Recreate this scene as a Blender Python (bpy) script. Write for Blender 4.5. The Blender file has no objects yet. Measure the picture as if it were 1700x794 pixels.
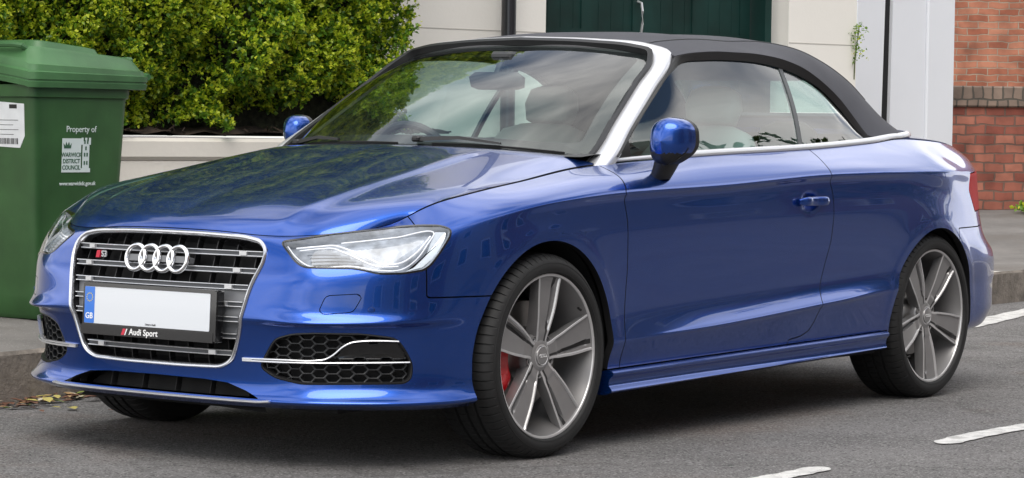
import bpy, math, random
import numpy as np
from mathutils import Matrix, Vector
rad = math.radians
rng = np.random.default_rng(7); random.seed(7)
S = bpy.context.scene
COL = S.collection
# ---------------- camera ----------------
cam_d = bpy.data.cameras.new('camera'); cam = bpy.data.objects.new('camera', cam_d); COL.objects.link(cam)
S.camera = cam
cam_d.sensor_width = 36; cam_d.lens = 36 * 4532.2 / 1700; cam_d.clip_start = .1; cam_d.clip_end = 900
def look(yaw, pitch, roll):
    f = np.array([math.cos(pitch) * math.cos(yaw), math.cos(pitch) * math.sin(yaw), math.sin(pitch)])
    r = np.cross(f, [0, 0, 1]); r /= np.linalg.norm(r); u = np.cross(r, f)
    return r * math.cos(roll) + u * math.sin(roll), -r * math.sin(roll) + u * math.cos(roll), f
r_, u_, f_ = look(3.7701, -.0419, .0137)
cam.matrix_world = Matrix(((r_[0], u_[0], -f_[0], 6.9293), (r_[1], u_[1], -f_[1], 5.7668), (r_[2], u_[2], -f_[2], 1.0378), (0, 0, 0, 1)))
S.render.resolution_x = 1024; S.render.resolution_y = 478
# ---------------- sky ----------------
SUN_EL, SUN_AZ = rad(52), rad(35)      # azimuth measured from +x towards +y
W = bpy.data.worlds.new('World'); S.world = W; W.use_nodes = True
nt = W.node_tree; nt.nodes.clear()
def nn(t, kind, **k):
    n = t.nodes.new(kind)
    for a, b in k.items(): setattr(n, a, b)
    return n
out = nn(nt, 'ShaderNodeOutputWorld'); bg = nn(nt, 'ShaderNodeBackground'); sky = nn(nt, 'ShaderNodeTexSky')
sky.sky_type = 'NISHITA'; sky.sun_disc = False; sky.sun_elevation = SUN_EL; sky.sun_rotation = rad(90) - SUN_AZ
sky.air_density = 1.0; sky.dust_density = .6
tc = nn(nt, 'ShaderNodeTexCoord'); sx = nn(nt, 'ShaderNodeSeparateXYZ'); mp = nn(nt, 'ShaderNodeMapping')
mp.inputs['Scale'].default_value = (1, 1, 1.7)
nz = nn(nt, 'ShaderNodeTexNoise'); nz.inputs['Scale'].default_value = 2.1; nz.inputs['Detail'].default_value = 5; nz.inputs['Roughness'].default_value = .5
rp = nn(nt, 'ShaderNodeValToRGB'); rp.color_ramp.elements[0].position = .36; rp.color_ramp.elements[1].position = .56
nz2 = nn(nt, 'ShaderNodeTexNoise'); nz2.inputs['Scale'].default_value = 4.5; nz2.inputs['Detail'].default_value = 4
rp2 = nn(nt, 'ShaderNodeValToRGB'); rp2.color_ramp.elements[0].position = .3; rp2.color_ramp.elements[1].position = .72
rp2.color_ramp.elements[0].color = (9.6, 9.7, 9.9, 1); rp2.color_ramp.elements[1].color = (19, 18.6, 18.0, 1)
mx = nn(nt, 'ShaderNodeMix', data_type='RGBA')
L = nt.links.new
L(tc.outputs['Generated'], mp.inputs['Vector']); L(mp.outputs[0], nz.inputs['Vector']); L(mp.outputs[0], nz2.inputs['Vector'])
L(nz.outputs['Fac'], rp.inputs[0]); L(nz2.outputs['Fac'], rp2.inputs[0])
L(rp.outputs[0], mx.inputs[0]); L(sky.outputs[0], mx.inputs[6]); L(rp2.outputs[0], mx.inputs[7])
L(mx.outputs[2], bg.inputs[0]); bg.inputs[1].default_value = .10; L(bg.outputs[0], out.inputs[0])
sun_d = bpy.data.lights.new('sun', 'SUN'); sun = bpy.data.objects.new('sun', sun_d); COL.objects.link(sun)
sun_d.energy = 1.4; sun_d.angle = rad(38); sun_d.color = (1, .94, .86)
dv = Vector((math.cos(SUN_EL) * math.cos(SUN_AZ), math.cos(SUN_EL) * math.sin(SUN_AZ), math.sin(SUN_EL)))
sun.rotation_euler = dv.to_track_quat('Z', 'Y').to_euler(); sun.location = dv * 30
S.view_settings.view_transform = 'Standard'; S.view_settings.look = 'None'; S.view_settings.gamma = 1; S.view_settings.exposure = .50
# ---------------- numeric surface tools ----------------
import numpy as np
# ---------- numeric surface tools ----------
def pchip(x, Y, xq):
    """monotone cubic interpolation along axis 0 of Y"""
    x = np.asarray(x, float); Y = np.asarray(Y, float); xq = np.asarray(xq, float)
    h = np.diff(x); sh = (slice(None),) + (None,) * (Y.ndim - 1)
    d = np.diff(Y, axis=0) / h[sh]
    m = np.zeros_like(Y); m[0] = d[0]; m[-1] = d[-1]
    if len(x) > 2:
        w1 = (2 * h[1:] + h[:-1])[sh]; w2 = (h[1:] + 2 * h[:-1])[sh]
        a = d[:-1]; b = d[1:]
        ok = a * b > 0
        with np.errstate(divide='ignore', invalid='ignore'):
            v = (w1 + w2) / (w1 / a + w2 / b)
        m[1:-1] = np.where(ok, v, 0)
    i = np.clip(np.searchsorted(x, xq) - 1, 0, len(x) - 2)
    t = ((xq - x[i]) / h[i])[sh]; H = h[i][sh]
    return ((2*t**3-3*t**2+1)*Y[i] + (t**3-2*t**2+t)*H*m[i] + (-2*t**3+3*t**2)*Y[i+1] + (t**3-t**2)*H*m[i+1])
def crom(x, Y, xq):
    """non-uniform Catmull-Rom along axis 0"""
    x = np.asarray(x, float); Y = np.asarray(Y, float); xq = np.asarray(xq, float)
    h = np.diff(x); sh = (slice(None),) + (None,) * (Y.ndim - 1)
    d = np.diff(Y, axis=0) / h[sh]
    m = np.zeros_like(Y); m[0] = d[0]; m[-1] = d[-1]
    m[1:-1] = (d[:-1] * h[1:][sh] + d[1:] * h[:-1][sh]) / (h[1:] + h[:-1])[sh]
    i = np.clip(np.searchsorted(x, xq) - 1, 0, len(x) - 2)
    t = ((xq - x[i]) / h[i])[sh]; H = h[i][sh]
    return ((2*t**3-3*t**2+1)*Y[i] + (t**3-2*t**2+t)*H*m[i] + (-2*t**3+3*t**2)*Y[i+1] + (t**3-t**2)*H*m[i+1])
def curve(P, n=None, closed=False, q=None):
    """smooth curve through points, chord length param 0..1"""
    P = np.asarray(P, float)
    if closed: P = np.vstack([P, P[:1]])
    c = np.r_[0, np.cumsum(np.linalg.norm(np.diff(P, axis=0), axis=1))]; c /= c[-1]
    if q is None: q = np.linspace(0, 1, n)
    if closed:
        cc = np.r_[c[-2] - 1, c, 1 + c[1]]; PP = np.vstack([P[-2], P, P[1]])
        return crom(cc, PP, q)
    return crom(c, P, q)
def blur(A, s, axis):
    if s <= 0: return A
    r = int(np.ceil(3 * s)); k = np.exp(-.5 * (np.arange(-r, r + 1) / s)**2); k /= k.sum()
    A = np.moveaxis(A, axis, 0)
    # odd (point) reflection keeps the ends where they are
    pre = 2 * A[0] - A[1:r + 1][::-1]; post = 2 * A[-1] - A[-r - 1:-1][::-1]
    B = np.concatenate([pre, A, post]); n = A.shape[0]
    out = sum(k[i] * B[i:i + n] for i in range(2 * r + 1))
    return np.moveaxis(out, 0, axis)
def sstep(a, b, x):
    t = np.clip((x - a) / (b - a), 0, 1); return t * t * (3 - 2 * t)
# ---------- the car's flank, nose and tail as relief over one plan curve ----------
ST = np.array([(.875,0),(.870,.2),(.846,.40),(.797,.555),(.702,.675),(.583,.782),(.445,.845),(.30,.876),(0,.889),(-.40,.890),(-1.0,.892),(-1.8,.895),(-2.3,.897),(-2.6,.895),(-2.9,.872),(-3.15,.825),(-3.33,.73),(-3.45,.55),(-3.52,.3),(-3.54,0)])
#        0      1      2      3      4      5      6      7      8      9      10     11     12     13     14     15     16     17     18     19
ZT = [[.185,.185,.185,.185,.185,.185,.185,.190,.195,.200,.205,.215,.220,.225,.23,.235,.24,.24,.24,.24],
      [.205,.205,.205,.205,.205,.205,.205,.210,.225,.235,.240,.252,.258,.258,.255,.255,.26,.26,.26,.26],
      [.225,.225,.225,.225,.225,.225,.225,.235,.265,.275,.280,.290,.300,.300,.29,.29,.29,.29,.29,.29],
      [.260,.260,.260,.260,.260,.260,.260,.275,.310,.331,.352,.395,.420,.40,.34,.33,.33,.33,.33,.33],
      [.320,.320,.320,.320,.320,.320,.320,.320,.330,.344,.366,.410,.436,.42,.38,.38,.38,.38,.38,.38],
      [.380,.380,.380,.380,.380,.380,.375,.365,.355,.358,.380,.426,.452,.44,.42,.42,.42,.42,.42,.42],
      [.430,.430,.430,.430,.430,.430,.425,.42,.420,.430,.450,.480,.500,.48,.47,.46,.46,.46,.46,.46],
      [.450,.450,.450,.443,.443,.448,.465,.48,.500,.510,.530,.550,.560,.54,.52,.51,.50,.50,.50,.50],
      [.500,.500,.497,.478,.478,.482,.520,.55,.600,.610,.620,.640,.650,.61,.58,.56,.55,.55,.55,.55],
      [.560,.560,.560,.560,.565,.580,.605,.63,.690,.710,.730,.750,.760,.70,.65,.63,.62,.62,.62,.62],
      [.610,.610,.610,.615,.625,.645,.680,.71,.765,.795,.813,.845,.848,.80,.74,.71,.70,.70,.70,.70],
      [.645,.645,.643,.648,.660,.685,.722,.747,.792,.819,.837,.868,.872,.86,.83,.81,.80,.80,.80,.80],
      [.675,.673,.668,.673,.685,.708,.738,.762,.804,.831,.849,.881,.885,.88,.87,.865,.86,.86,.86,.86],
      [.697,.694,.686,.688,.700,.724,.762,.790,.834,.872,.895,.925,.935,.935,.93,.925,.91,.91,.91,.91],
      [.708,.705,.694,.699,.713,.737,.793,.820,.858,.906,.940,.966,.990,1.008,1.0,.983,.965,.955,.95,.95]]
DT = [[-.050,-.050,-.050,-.050,-.040,-.030,-.030,-.04,-.05,-.060,-.060,-.060,-.060,-.06,-.06,-.06,-.06,-.06,-.06,-.06],
      [-.020,-.020,-.015,-.005,.005,.008,.004,.000,-.02,-.035,-.035,-.035,-.035,-.03,-.02,-.02,-.02,-.02,-.02,-.02],
      [-.030,-.030,-.028,-.018,-.012,-.010,-.008,-.010,-.02,-.030,-.030,-.030,-.030,-.02,-.01,0,0,0,0,0],
      [-.035,-.035,-.033,-.030,-.028,-.026,-.022,-.018,-.014,-.013,-.006,-.006,-.010,-.01,-.01,.01,.02,.02,.02,.02],
      [-.030,-.030,-.030,-.032,-.030,-.028,-.024,-.018,-.012,-.010,.003,.003,-.008,-.01,-.01,.01,.02,.02,.02,.02],
      [-.022,-.022,-.024,-.026,-.026,-.025,-.022,-.017,-.012,-.011,-.005,-.006,-.010,-.01,-.01,.01,.02,.02,.02,.02],
      [-.014,-.014,-.014,-.018,-.018,-.018,-.018,-.016,-.014,-.019,-.028,-.026,-.018,-.01,-.005,.01,.03,.03,.03,.03],
      [-.008,-.008,-.006,.016,.012,.005,-.006,-.012,-.012,-.018,-.024,-.020,-.012,-.004,0,.01,.03,.03,.03,.03],
      [-.016,-.016,-.014,-.006,-.005,-.004,-.006,-.008,-.009,-.013,-.014,-.010,-.004,0,0,.005,.02,.02,.02,.02],
      [-.030,-.030,-.028,-.016,-.012,-.010,-.008,-.006,-.007,-.009,-.008,-.006,-.003,-.002,-.01,-.02,-.04,-.05,-.05,-.05],
      [-.048,-.048,-.048,-.038,-.034,-.028,-.016,-.012,-.013,-.018,-.020,-.017,-.014,-.010,-.02,-.035,-.06,-.07,-.07,-.07],
      [-.060,-.060,-.062,-.056,-.056,-.053,-.032,-.018,-.010,-.008,-.007,-.005,-.004,-.006,-.03,-.045,-.07,-.08,-.08,-.08],
      [-.070,-.070,-.074,-.074,-.080,-.080,-.050,-.028,-.016,-.012,-.011,-.009,-.008,-.008,-.03,-.05,-.07,-.08,-.08,-.08],
      [-.078,-.079,-.086,-.092,-.104,-.112,-.088,-.072,-.068,-.066,-.058,-.062,-.070,-.07,-.09,-.09,-.08,-.07,-.07,-.07],
      [-.086,-.088,-.098,-.108,-.124,-.148,-.138,-.140,-.150,-.170,-.130,-.132,-.152,-.190,-.185,-.17,-.14,-.11,-.11,-.11]]
ZT = np.array(ZT); DT = np.array(DT); NR = len(ZT)
def plan_curve():
    G = np.vstack([ST[2:0:-1] * [1, -1], ST, ST[-2:-4:-1] * [1, -1]])
    c = np.r_[0, np.cumsum(np.linalg.norm(np.diff(G, axis=0), axis=1))]
    c -= c[2]; L = c[-3]
    q = np.linspace(0, L, 6000); P = crom(c, G, q)
    P = blur(np.vstack([P[300:0:-1] * [1, -1], P, P[-2:-302:-1] * [1, -1]]), 40, 0)[300:-300]
    a = np.r_[0, np.cumsum(np.linalg.norm(np.diff(P, axis=0), axis=1))]
    cs = np.interp(c[2:-2], q, a)
    return P, a, cs
PP, PA, SS = plan_curve()
def base(s):
    x = np.interp(s, PA, PP[:, 0]); y = np.interp(s, PA, PP[:, 1])
    e = 2e-2
    s0 = s - e; s1 = s + e
    def at(q):
        sg = np.where(q < 0, -1, 1) * np.where(q > PA[-1], -1, 1)
        qq = np.abs(q); qq = np.where(qq > PA[-1], 2 * PA[-1] - qq, qq)
        return np.interp(qq, PA, PP[:, 0]), sg * np.interp(qq, PA, PP[:, 1])
    xa, ya = at(s0); xb, yb = at(s1)
    tx, ty = xb - xa, yb - ya; l = np.hypot(tx, ty)
    return x, y, ty / l, -tx / l
def s_of_x(x):      # arc length of the flank station at a given x (left side)
    return np.interp(-x, -PP[:, 0], PA)
AR = (.357, .347); ACX = (0.0, -2.588); ACZ = (.322, .314)
def body_grid(ds=.010, sub=8):
    s = np.arange(0, PA[-1] + ds / 2, ds); s[-1] = PA[-1]
    Z = pchip(SS, ZT.T, s).T; D = pchip(SS, DT.T, s).T
    v = np.linspace(0, NR - 1, (NR - 1) * sub + 1)
    Z = pchip(np.arange(NR), Z, v); D = pchip(np.arange(NR), D, v)
    def mir(A): return np.concatenate([A[:, :0:-1], A, A[:, -2::-1]], axis=1)
    n = len(s)
    def bl(A, sv, ss_):
        A = blur(A, sv, 0); M = mir(A); M = blur(M, ss_, 1); return M[:, n - 1:2 * n - 1]
    Z = bl(Z, 1.2, 4); D = bl(D, 1.1, 4)
    x, y, nx, ny = base(s)
    X0 = x[None] + nx[None] * D
    # wheel arch lips
    for cx, cz, AR_ in zip(ACX, ACZ, AR):
        rho = np.hypot(X0 - cx, Z - cz)
        side = (y[None] > .80)
        up = sstep(.0, .28, Z - .20)
        D = D + side * up * (.0012 * (1 - sstep(AR_ + .028, AR_ + .052, rho)) + .0040 * np.exp(-np.maximum(rho - AR_ - .03, 0) / .05))
    D = D - .012 * np.exp(-(np.maximum(0, np.hypot((X0 + 1.598) / .058, (Z - .775) / .034) - .25) / .62)**4) * (y[None] > .8)
    X = x[None] + nx[None] * D; Y = y[None] + ny[None] * D
    return s, np.stack([X, Y, Z], -1), D
def grid_normals(G):
    du = np.gradient(G, axis=1); dv = np.gradient(G, axis=0)
    N = np.cross(du, dv); N /= np.linalg.norm(N, axis=-1, keepdims=True) + 1e-12
    return N
# ---------------- materials ----------------
MC = {}
def mat(name, col, rough=.5, metal=0, coat=0, coat_r=.03, spec=.5, noise=None, bump=None, emis=None, aniso=0):
    """noise=(scale, amount[, detail]) mottles the base colour, bump=(scale, strength, distance)"""
    if name in MC: return MC[name]
    m = bpy.data.materials.new(name); m.use_nodes = True; t = m.node_tree; p = t.nodes['Principled BSDF']
    p.inputs['Base Color'].default_value = (*col, 1); p.inputs['Roughness'].default_value = rough; p.inputs['Metallic'].default_value = metal
    p.inputs['Coat Weight'].default_value = coat; p.inputs['Coat Roughness'].default_value = coat_r; p.inputs['Specular IOR Level'].default_value = spec
    tcn = nn(t, 'ShaderNodeTexCoord')
    if noise:
        n = nn(t, 'ShaderNodeTexNoise'); n.inputs['Scale'].default_value = noise[0]; n.inputs['Detail'].default_value = noise[2] if len(noise) > 2 else 5
        r = nn(t, 'ShaderNodeValToRGB'); a = noise[1]
        r.color_ramp.elements[0].position = .3; r.color_ramp.elements[1].position = .7
        r.color_ramp.elements[0].color = (*[c * (1 - a) for c in col], 1); r.color_ramp.elements[1].color = (*[min(1, c * (1 + a)) for c in col], 1)
        t.links.new(tcn.outputs['Object'], n.inputs['Vector']); t.links.new(n.outputs['Fac'], r.inputs[0]); t.links.new(r.outputs[0], p.inputs['Base Color'])
    if bump:
        n = nn(t, 'ShaderNodeTexNoise'); n.inputs['Scale'].default_value = bump[0]; n.inputs['Detail'].default_value = 6
        b = nn(t, 'ShaderNodeBump'); b.inputs['Strength'].default_value = bump[1]; b.inputs['Distance'].default_value = bump[2]
        t.links.new(tcn.outputs['Object'], n.inputs['Vector']); t.links.new(n.outputs['Fac'], b.inputs['Height']); t.links.new(b.outputs[0], p.inputs['Normal'])
    MC[name] = m; return m
def glassmat(name, tint, refl=1.45, rough=0.0, k=1.35):
    """thin pane: tinted see-through plus Fresnel reflection"""
    m = bpy.data.materials.new(name); m.use_nodes = True; t = m.node_tree; t.nodes.clear()
    o = nn(t, 'ShaderNodeOutputMaterial'); mixn = nn(t, 'ShaderNodeMixShader'); tr = nn(t, 'ShaderNodeBsdfTransparent'); gl = nn(t, 'ShaderNodeBsdfGlossy')
    fr = nn(t, 'ShaderNodeFresnel'); bk0 = 1
    g = nn(t, 'ShaderNodeNewGeometry'); bk = nn(t, 'ShaderNodeMix', data_type='FLOAT')
    tr.inputs[0].default_value = (*tint, 1); gl.inputs['Roughness'].default_value = rough
    bk.inputs[2].default_value = refl; bk.inputs[3].default_value = 1 / refl; t.links.new(g.outputs['Backfacing'], bk.inputs[0]); t.links.new(bk.outputs[0], fr.inputs['IOR'])
    mul = nn(t, 'ShaderNodeMath', operation='MULTIPLY'); mul.inputs[1].default_value = k; mul.use_clamp = True
    t.links.new(fr.outputs[0], mul.inputs[0]); t.links.new(mul.outputs[0], mixn.inputs[0])
    t.links.new(tr.outputs[0], mixn.inputs[1]); t.links.new(gl.outputs[0], mixn.inputs[2]); t.links.new(mixn.outputs[0], o.inputs[0])
    return m
PAINT = mat('blue_metallic_paint', (.006, .062, .335), .27, .86, 1.0, .03)
CHROME = mat('polished_chrome', (.82, .83, .85), .10, 1)
SATIN = mat('satin_aluminium', (.78, .79, .81), .32, .75, noise=(3, .04))
FRAMEC = mat('frame_aluminium', (.60, .61, .64), .22, .9)
SILVER = mat('silver_trim', (.66, .67, .70), .34, .55, .3, .15)
BLACKGLOSS = mat('gloss_black', (.008, .008, .009), .12, 0, .6)
BLACK = mat('black_plastic', (.012, .012, .013), .45, bump=(300, .12, .001))
DARK = mat('cavity_black', (.004, .004, .005), .8)
GRILLE = mat('grille_grey', (.16, .165, .175), .38, .2)
RUBBER = mat('tyre_rubber', (.009, .009, .0095), .68, noise=(9, .35), bump=(60, .15, .001))
SEAL = mat('rubber_seal', (.010, .010, .011), .40)
CANVAS = mat('soft_top_canvas', (.060, .062, .074), .78, spec=.35, noise=(5, .12), bump=(260, .35, .002))
MACHINED = mat('machined_alloy', (.56, .555, .56), .30, .45, .5, .08, noise=(8, .06))
SLOT = mat('alloy_slot_dark', (.03, .03, .031), .4, .3)
ANTHRA = mat('anthracite_alloy', (.235, .230, .232), .33, .35, .6, .08, noise=(6, .12))
DISC = mat('brake_disc_steel', (.30, .29, .28), .33, .9, noise=(14, .2))
RED = mat('red_caliper_paint', (.62, .010, .016), .28, 0, .5)
GREYCAL = mat('grey_caliper', (.28, .28, .29), .45, .4)
WHITE = mat('plate_white', (.66, .69, .73), .25, 0, .4)
EUBLUE = mat('plate_blue', (.02, .16, .62), .3, 0, .4)
YELLOW = mat('star_yellow', (.75, .60, .05), .4)
REDINK = mat('red_ink', (.55, .02, .05), .4)
WHITEINK = mat('white_ink', (.85, .85, .85), .5)
BLACKINK = mat('black_ink', (.02, .02, .02), .5)
SEATM = mat('seat_leather', (.30, .31, .30), .55, bump=(40, .2, .004))
DASH = mat('dashboard_plastic', (.035, .037, .040), .55, bump=(120, .2, .001))
LINING = mat('roof_lining', (.10, .10, .105), .9)
TAIL = mat('tail_lamp_red', (.42, .003, .006), .45, 0, 0, spec=.12)
SCREEN = glassmat('windscreen_glass', (.88, .97, .94), 1.55, k=1.75)
GLASS = glassmat('side_window_glass', (.64, .85, .82), 1.7, k=1.6)
LENS = glassmat('clear_lens', (.97, .98, 1.0), 1.45)
REFLECTOR = mat('lamp_reflector', (.33, .36, .40), .45, .25, noise=(22, .45), bump=(22, .8, .006))
LAMPWHITE = mat('light_guide_white', (.88, .90, .93), .22, 0, .5)
LAMPDARK = mat('lamp_dark', (.10, .105, .115), .3, .5)
# ---------------- object helpers ----------------
def finish(o, parent=None):
    COL.objects.link(o)
    if parent is not None: o.parent = parent
    return o
def add(name, V, F, m, parent=None, N=None, smooth=True, mi=None):
    V = np.asarray(V, float)
    me = bpy.data.meshes.new(name)
    me.from_pydata([tuple(v) for v in V], [], [tuple(int(i) for i in f) for f in F])
    for x in (m if isinstance(m, (list, tuple)) else [m]): me.materials.append(x)
    if mi is not None: me.polygons.foreach_set('material_index', np.asarray(mi, np.int32))
    me.polygons.foreach_set('use_smooth', np.full(len(me.polygons), bool(smooth)))
    if N is not None:
        me.normals_split_custom_set([tuple(n) for n in N])
    me.update()
    return finish(bpy.data.objects.new(name, me), parent)
def autosmooth(o, ang=35):
    me = o.data; me.polygons.foreach_set('use_smooth', np.ones(len(me.polygons), bool))
    me.update()
    # sharp edges by angle
    import bmesh
    bm = bmesh.new(); bm.from_mesh(me); ca = math.cos(rad(ang))
    for e in bm.edges:
        if len(e.link_faces) == 2:
            if e.link_faces[0].normal.dot(e.link_faces[1].normal) < ca: e.smooth = False
    bm.to_mesh(me); bm.free(); return o
class Geo:
    def __init__(s): s.V = []; s.F = []; s.M = []; s.n = 0
    def add(s, V, F, mi=0, M=None):
        V = np.asarray(V, float)
        if M is not None: V = V @ np.asarray(M)[:3, :3].T + np.asarray(M)[:3, 3]
        s.V.append(V); s.F += [tuple(int(i) + s.n for i in f) for f in F]; s.M += list(mi) if hasattr(mi, '__len__') else [mi] * len(F); s.n += len(V); return s
    def build(s, name, m, parent=None, ang=35):
        return autosmooth(add(name, np.vstack(s.V), s.F, m, parent, mi=s.M), ang)
    def box(s, c, d, mi=0, M=None, bev=0):
        c = np.array(c, float); h = np.array(d, float) / 2
        if bev <= 0:
            V = [c + h * [x, y, z] for x in (-1, 1) for y in (-1, 1) for z in (-1, 1)]
            F = [(0, 1, 3, 2), (4, 6, 7, 5), (0, 4, 5, 1), (2, 3, 7, 6), (0, 2, 6, 4), (1, 5, 7, 3)]
            return s.add(V, F, mi, M)
        b = min(bev, h.min() * .95); V = []; idx = {}
        for x in (-1, 1):
            for y in (-1, 1):
                for z in (-1, 1):
                    for a in range(3):
                        o = h.copy() - b; o[a] = h[a]; idx[(x, y, z, a)] = len(V); V.append(c + o * [x, y, z])
        F = []
        for a in range(3):
            b1, b2 = (a + 1) % 3, (a + 2) % 3
            for sgn in (-1, 1):
                q = []
                for (u, v) in ((-1, -1), (1, -1), (1, 1), (-1, 1)):
                    k = [0, 0, 0]; k[a] = sgn; k[b1] = u; k[b2] = v; q.append(idx[(*k, a)])
                F.append(tuple(q if sgn > 0 else q[::-1]))
        for a in range(3):          # edges along axis a
            b1, b2 = (a + 1) % 3, (a + 2) % 3
            for u in (-1, 1):
                for v in (-1, 1):
                    def K(sg, ax):
                        k = [0, 0, 0]; k[a] = sg; k[b1] = u; k[b2] = v; return idx[(*k, ax)]
                    q = [K(-1, b1), K(1, b1), K(1, b2), K(-1, b2)]
                    F.append(tuple(q if u * v < 0 else q[::-1]))
        for x in (-1, 1):
            for y in (-1, 1):
                for z in (-1, 1):
                    q = [idx[(x, y, z, a)] for a in range(3)]; F.append(tuple(q if x * y * z > 0 else q[::-1]))
        return s.add(V, F, mi, M)
    def lathe(s, prof, n=48, axis='y', c=(0, 0, 0), mi=0, closed=False, M=None):
        prof = np.asarray(prof, float); k = len(prof); V = []
        for i in range(n):
            a = 2 * math.pi * i / n; ca, sa = math.cos(a), math.sin(a)
            for r, h in prof:
                p = {'y': (r * ca, h, r * sa), 'z': (r * ca, r * sa, h), 'x': (h, r * ca, r * sa)}[axis]; V.append(np.add(p, c))
        F = []; mm = []
        for i in range(n):
            j = (i + 1) % n
            for q in range(k if closed else k - 1):
                q2 = (q + 1) % k; F.append((i * k + q, j * k + q, j * k + q2, i * k + q2)); mm.append(mi[q] if hasattr(mi, '__len__') else mi)
        return s.add(V, F, mm, M)
    def sweep(s, path, prof, up=(0, 0, 1), closed=False, mi=0, cap=True, scale=None, ups=None):
        """prof: closed 2-D outline (side, up) carried along path"""
        P = np.asarray(path, float); n = len(P); prof = np.asarray(prof, float); k = len(prof); V = []
        for i in range(n):
            a = P[(i - 1) % n] if (closed or i > 0) else P[i]; b = P[(i + 1) % n] if (closed or i < n - 1) else P[i]
            t = b - a; t /= np.linalg.norm(t) + 1e-12; u = np.array(ups[i] if ups is not None else up, float)
            sd = np.cross(t, u); sd /= np.linalg.norm(sd) + 1e-12; u2 = np.cross(sd, t); sc = scale[i] if scale is not None else 1
            for (x, y) in prof: V.append(P[i] + sd * x * sc + u2 * y * sc)
        F = []
        for i in range(n if closed else n - 1):
            j = (i + 1) % n
            for q in range(k): q2 = (q + 1) % k; F.append((i * k + q, i * k + q2, j * k + q2, j * k + q))
        if cap and not closed: F += [tuple(range(k))[::-1], tuple(range((n - 1) * k, n * k))]
        return s.add(V, F, mi)
    def tube(s, path, r, n=8, **k):
        return s.sweep(path, [(r * math.cos(2 * math.pi * i / n), r * math.sin(2 * math.pi * i / n)) for i in range(n)], **k)
    def prism(s, poly, a, b, axis=1, mi=0, M=None):
        """2-D polygon extruded between a and b along axis; other two axes in order"""
        poly = np.asarray(poly, float); k = len(poly); o = [i for i in range(3) if i != axis]; V = np.zeros((2 * k, 3))
        V[:k, o[0]] = poly[:, 0]; V[:k, o[1]] = poly[:, 1]; V[:k, axis] = a; V[k:, o[0]] = poly[:, 0]; V[k:, o[1]] = poly[:, 1]; V[k:, axis] = b
        F = [tuple(range(k)), tuple(range(2 * k - 1, k - 1, -1))] + [(i, i + k, (i + 1) % k + k, (i + 1) % k) for i in range(k)]
        # outward orientation
        ar = .5 * np.sum(poly[:, 0] * np.roll(poly[:, 1], -1) - np.roll(poly[:, 0], -1) * poly[:, 1])
        flip = (ar > 0) ^ (axis == 1) ^ (b < a)
        if not flip: F = [f[::-1] for f in F]; 
        F = [f[::-1] for f in F]
        return s.add(V, F, mi, M)
def loft(rows, flip=False):
    """grid of points (n,m,3) -> V,F"""
    G = np.asarray(rows, float); n, m = G.shape[:2]; V = G.reshape(-1, 3); F = []
    for i in range(n - 1):
        for j in range(m - 1):
            q = (i * m + j, i * m + j + 1, (i + 1) * m + j + 1, (i + 1) * m + j); F.append(q[::-1] if flip else q)
    return V, F
def thing(name, label, cat, loc=(0, 0, 0), rotz=0, group=None):
    o = bpy.data.objects.new(name, None); COL.objects.link(o); o.location = loc; o.rotation_euler = (0, 0, rotz); o.empty_display_size = .1
    o['label'] = label; o['category'] = cat
    if group: o['group'] = group
    return o
def sub(name, parent, loc=(0, 0, 0), rotz=0):
    o = bpy.data.objects.new(name, None); COL.objects.link(o); o.location = loc; o.rotation_euler = (0, 0, rotz); o.empty_display_size = .1; o.parent = parent
    return o
def tag(o, label, cat, group=None):
    o['label'] = label; o['category'] = cat
    if group: o['group'] = group
    return o
def text(name, body, size, M, m, parent=None, extrude=.0006, bold=False, align='CENTER', xs=1.0):
    c = bpy.data.curves.new('t', 'FONT'); c.body = body; c.size = size; c.extrude = extrude; c.align_x = align; c.align_y = 'CENTER'; c.resolution_u = 3
    if bold: c.offset = size * .012
    t = bpy.data.objects.new('t', c); COL.objects.link(t); bpy.context.view_layer.update()
    me = bpy.data.meshes.new_from_object(t.evaluated_get(bpy.context.evaluated_depsgraph_get()))
    bpy.data.objects.remove(t); bpy.data.curves.remove(c)
    n = len(me.vertices); co = np.empty(n * 3); me.vertices.foreach_get('co', co); co = co.reshape(-1, 3) * [xs, 1, 1]
    M = np.asarray(M, float); co = co @ M[:3, :3].T + M[:3, 3]
    me.vertices.foreach_set('co', co.ravel()); me.name = name; me.materials.clear(); me.materials.append(m); me.update()
    return finish(bpy.data.objects.new(name, me), parent)
def frame(o, x, y):
    """matrix with columns x (reading direction), y (up), normal"""
    x = np.array(x, float); x /= np.linalg.norm(x); y = np.array(y, float); y -= x * (x @ y); y /= np.linalg.norm(y); z = np.cross(x, y)
    M = np.eye(4); M[:3, 0] = x; M[:3, 1] = y; M[:3, 2] = z; M[:3, 3] = o; return M
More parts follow.
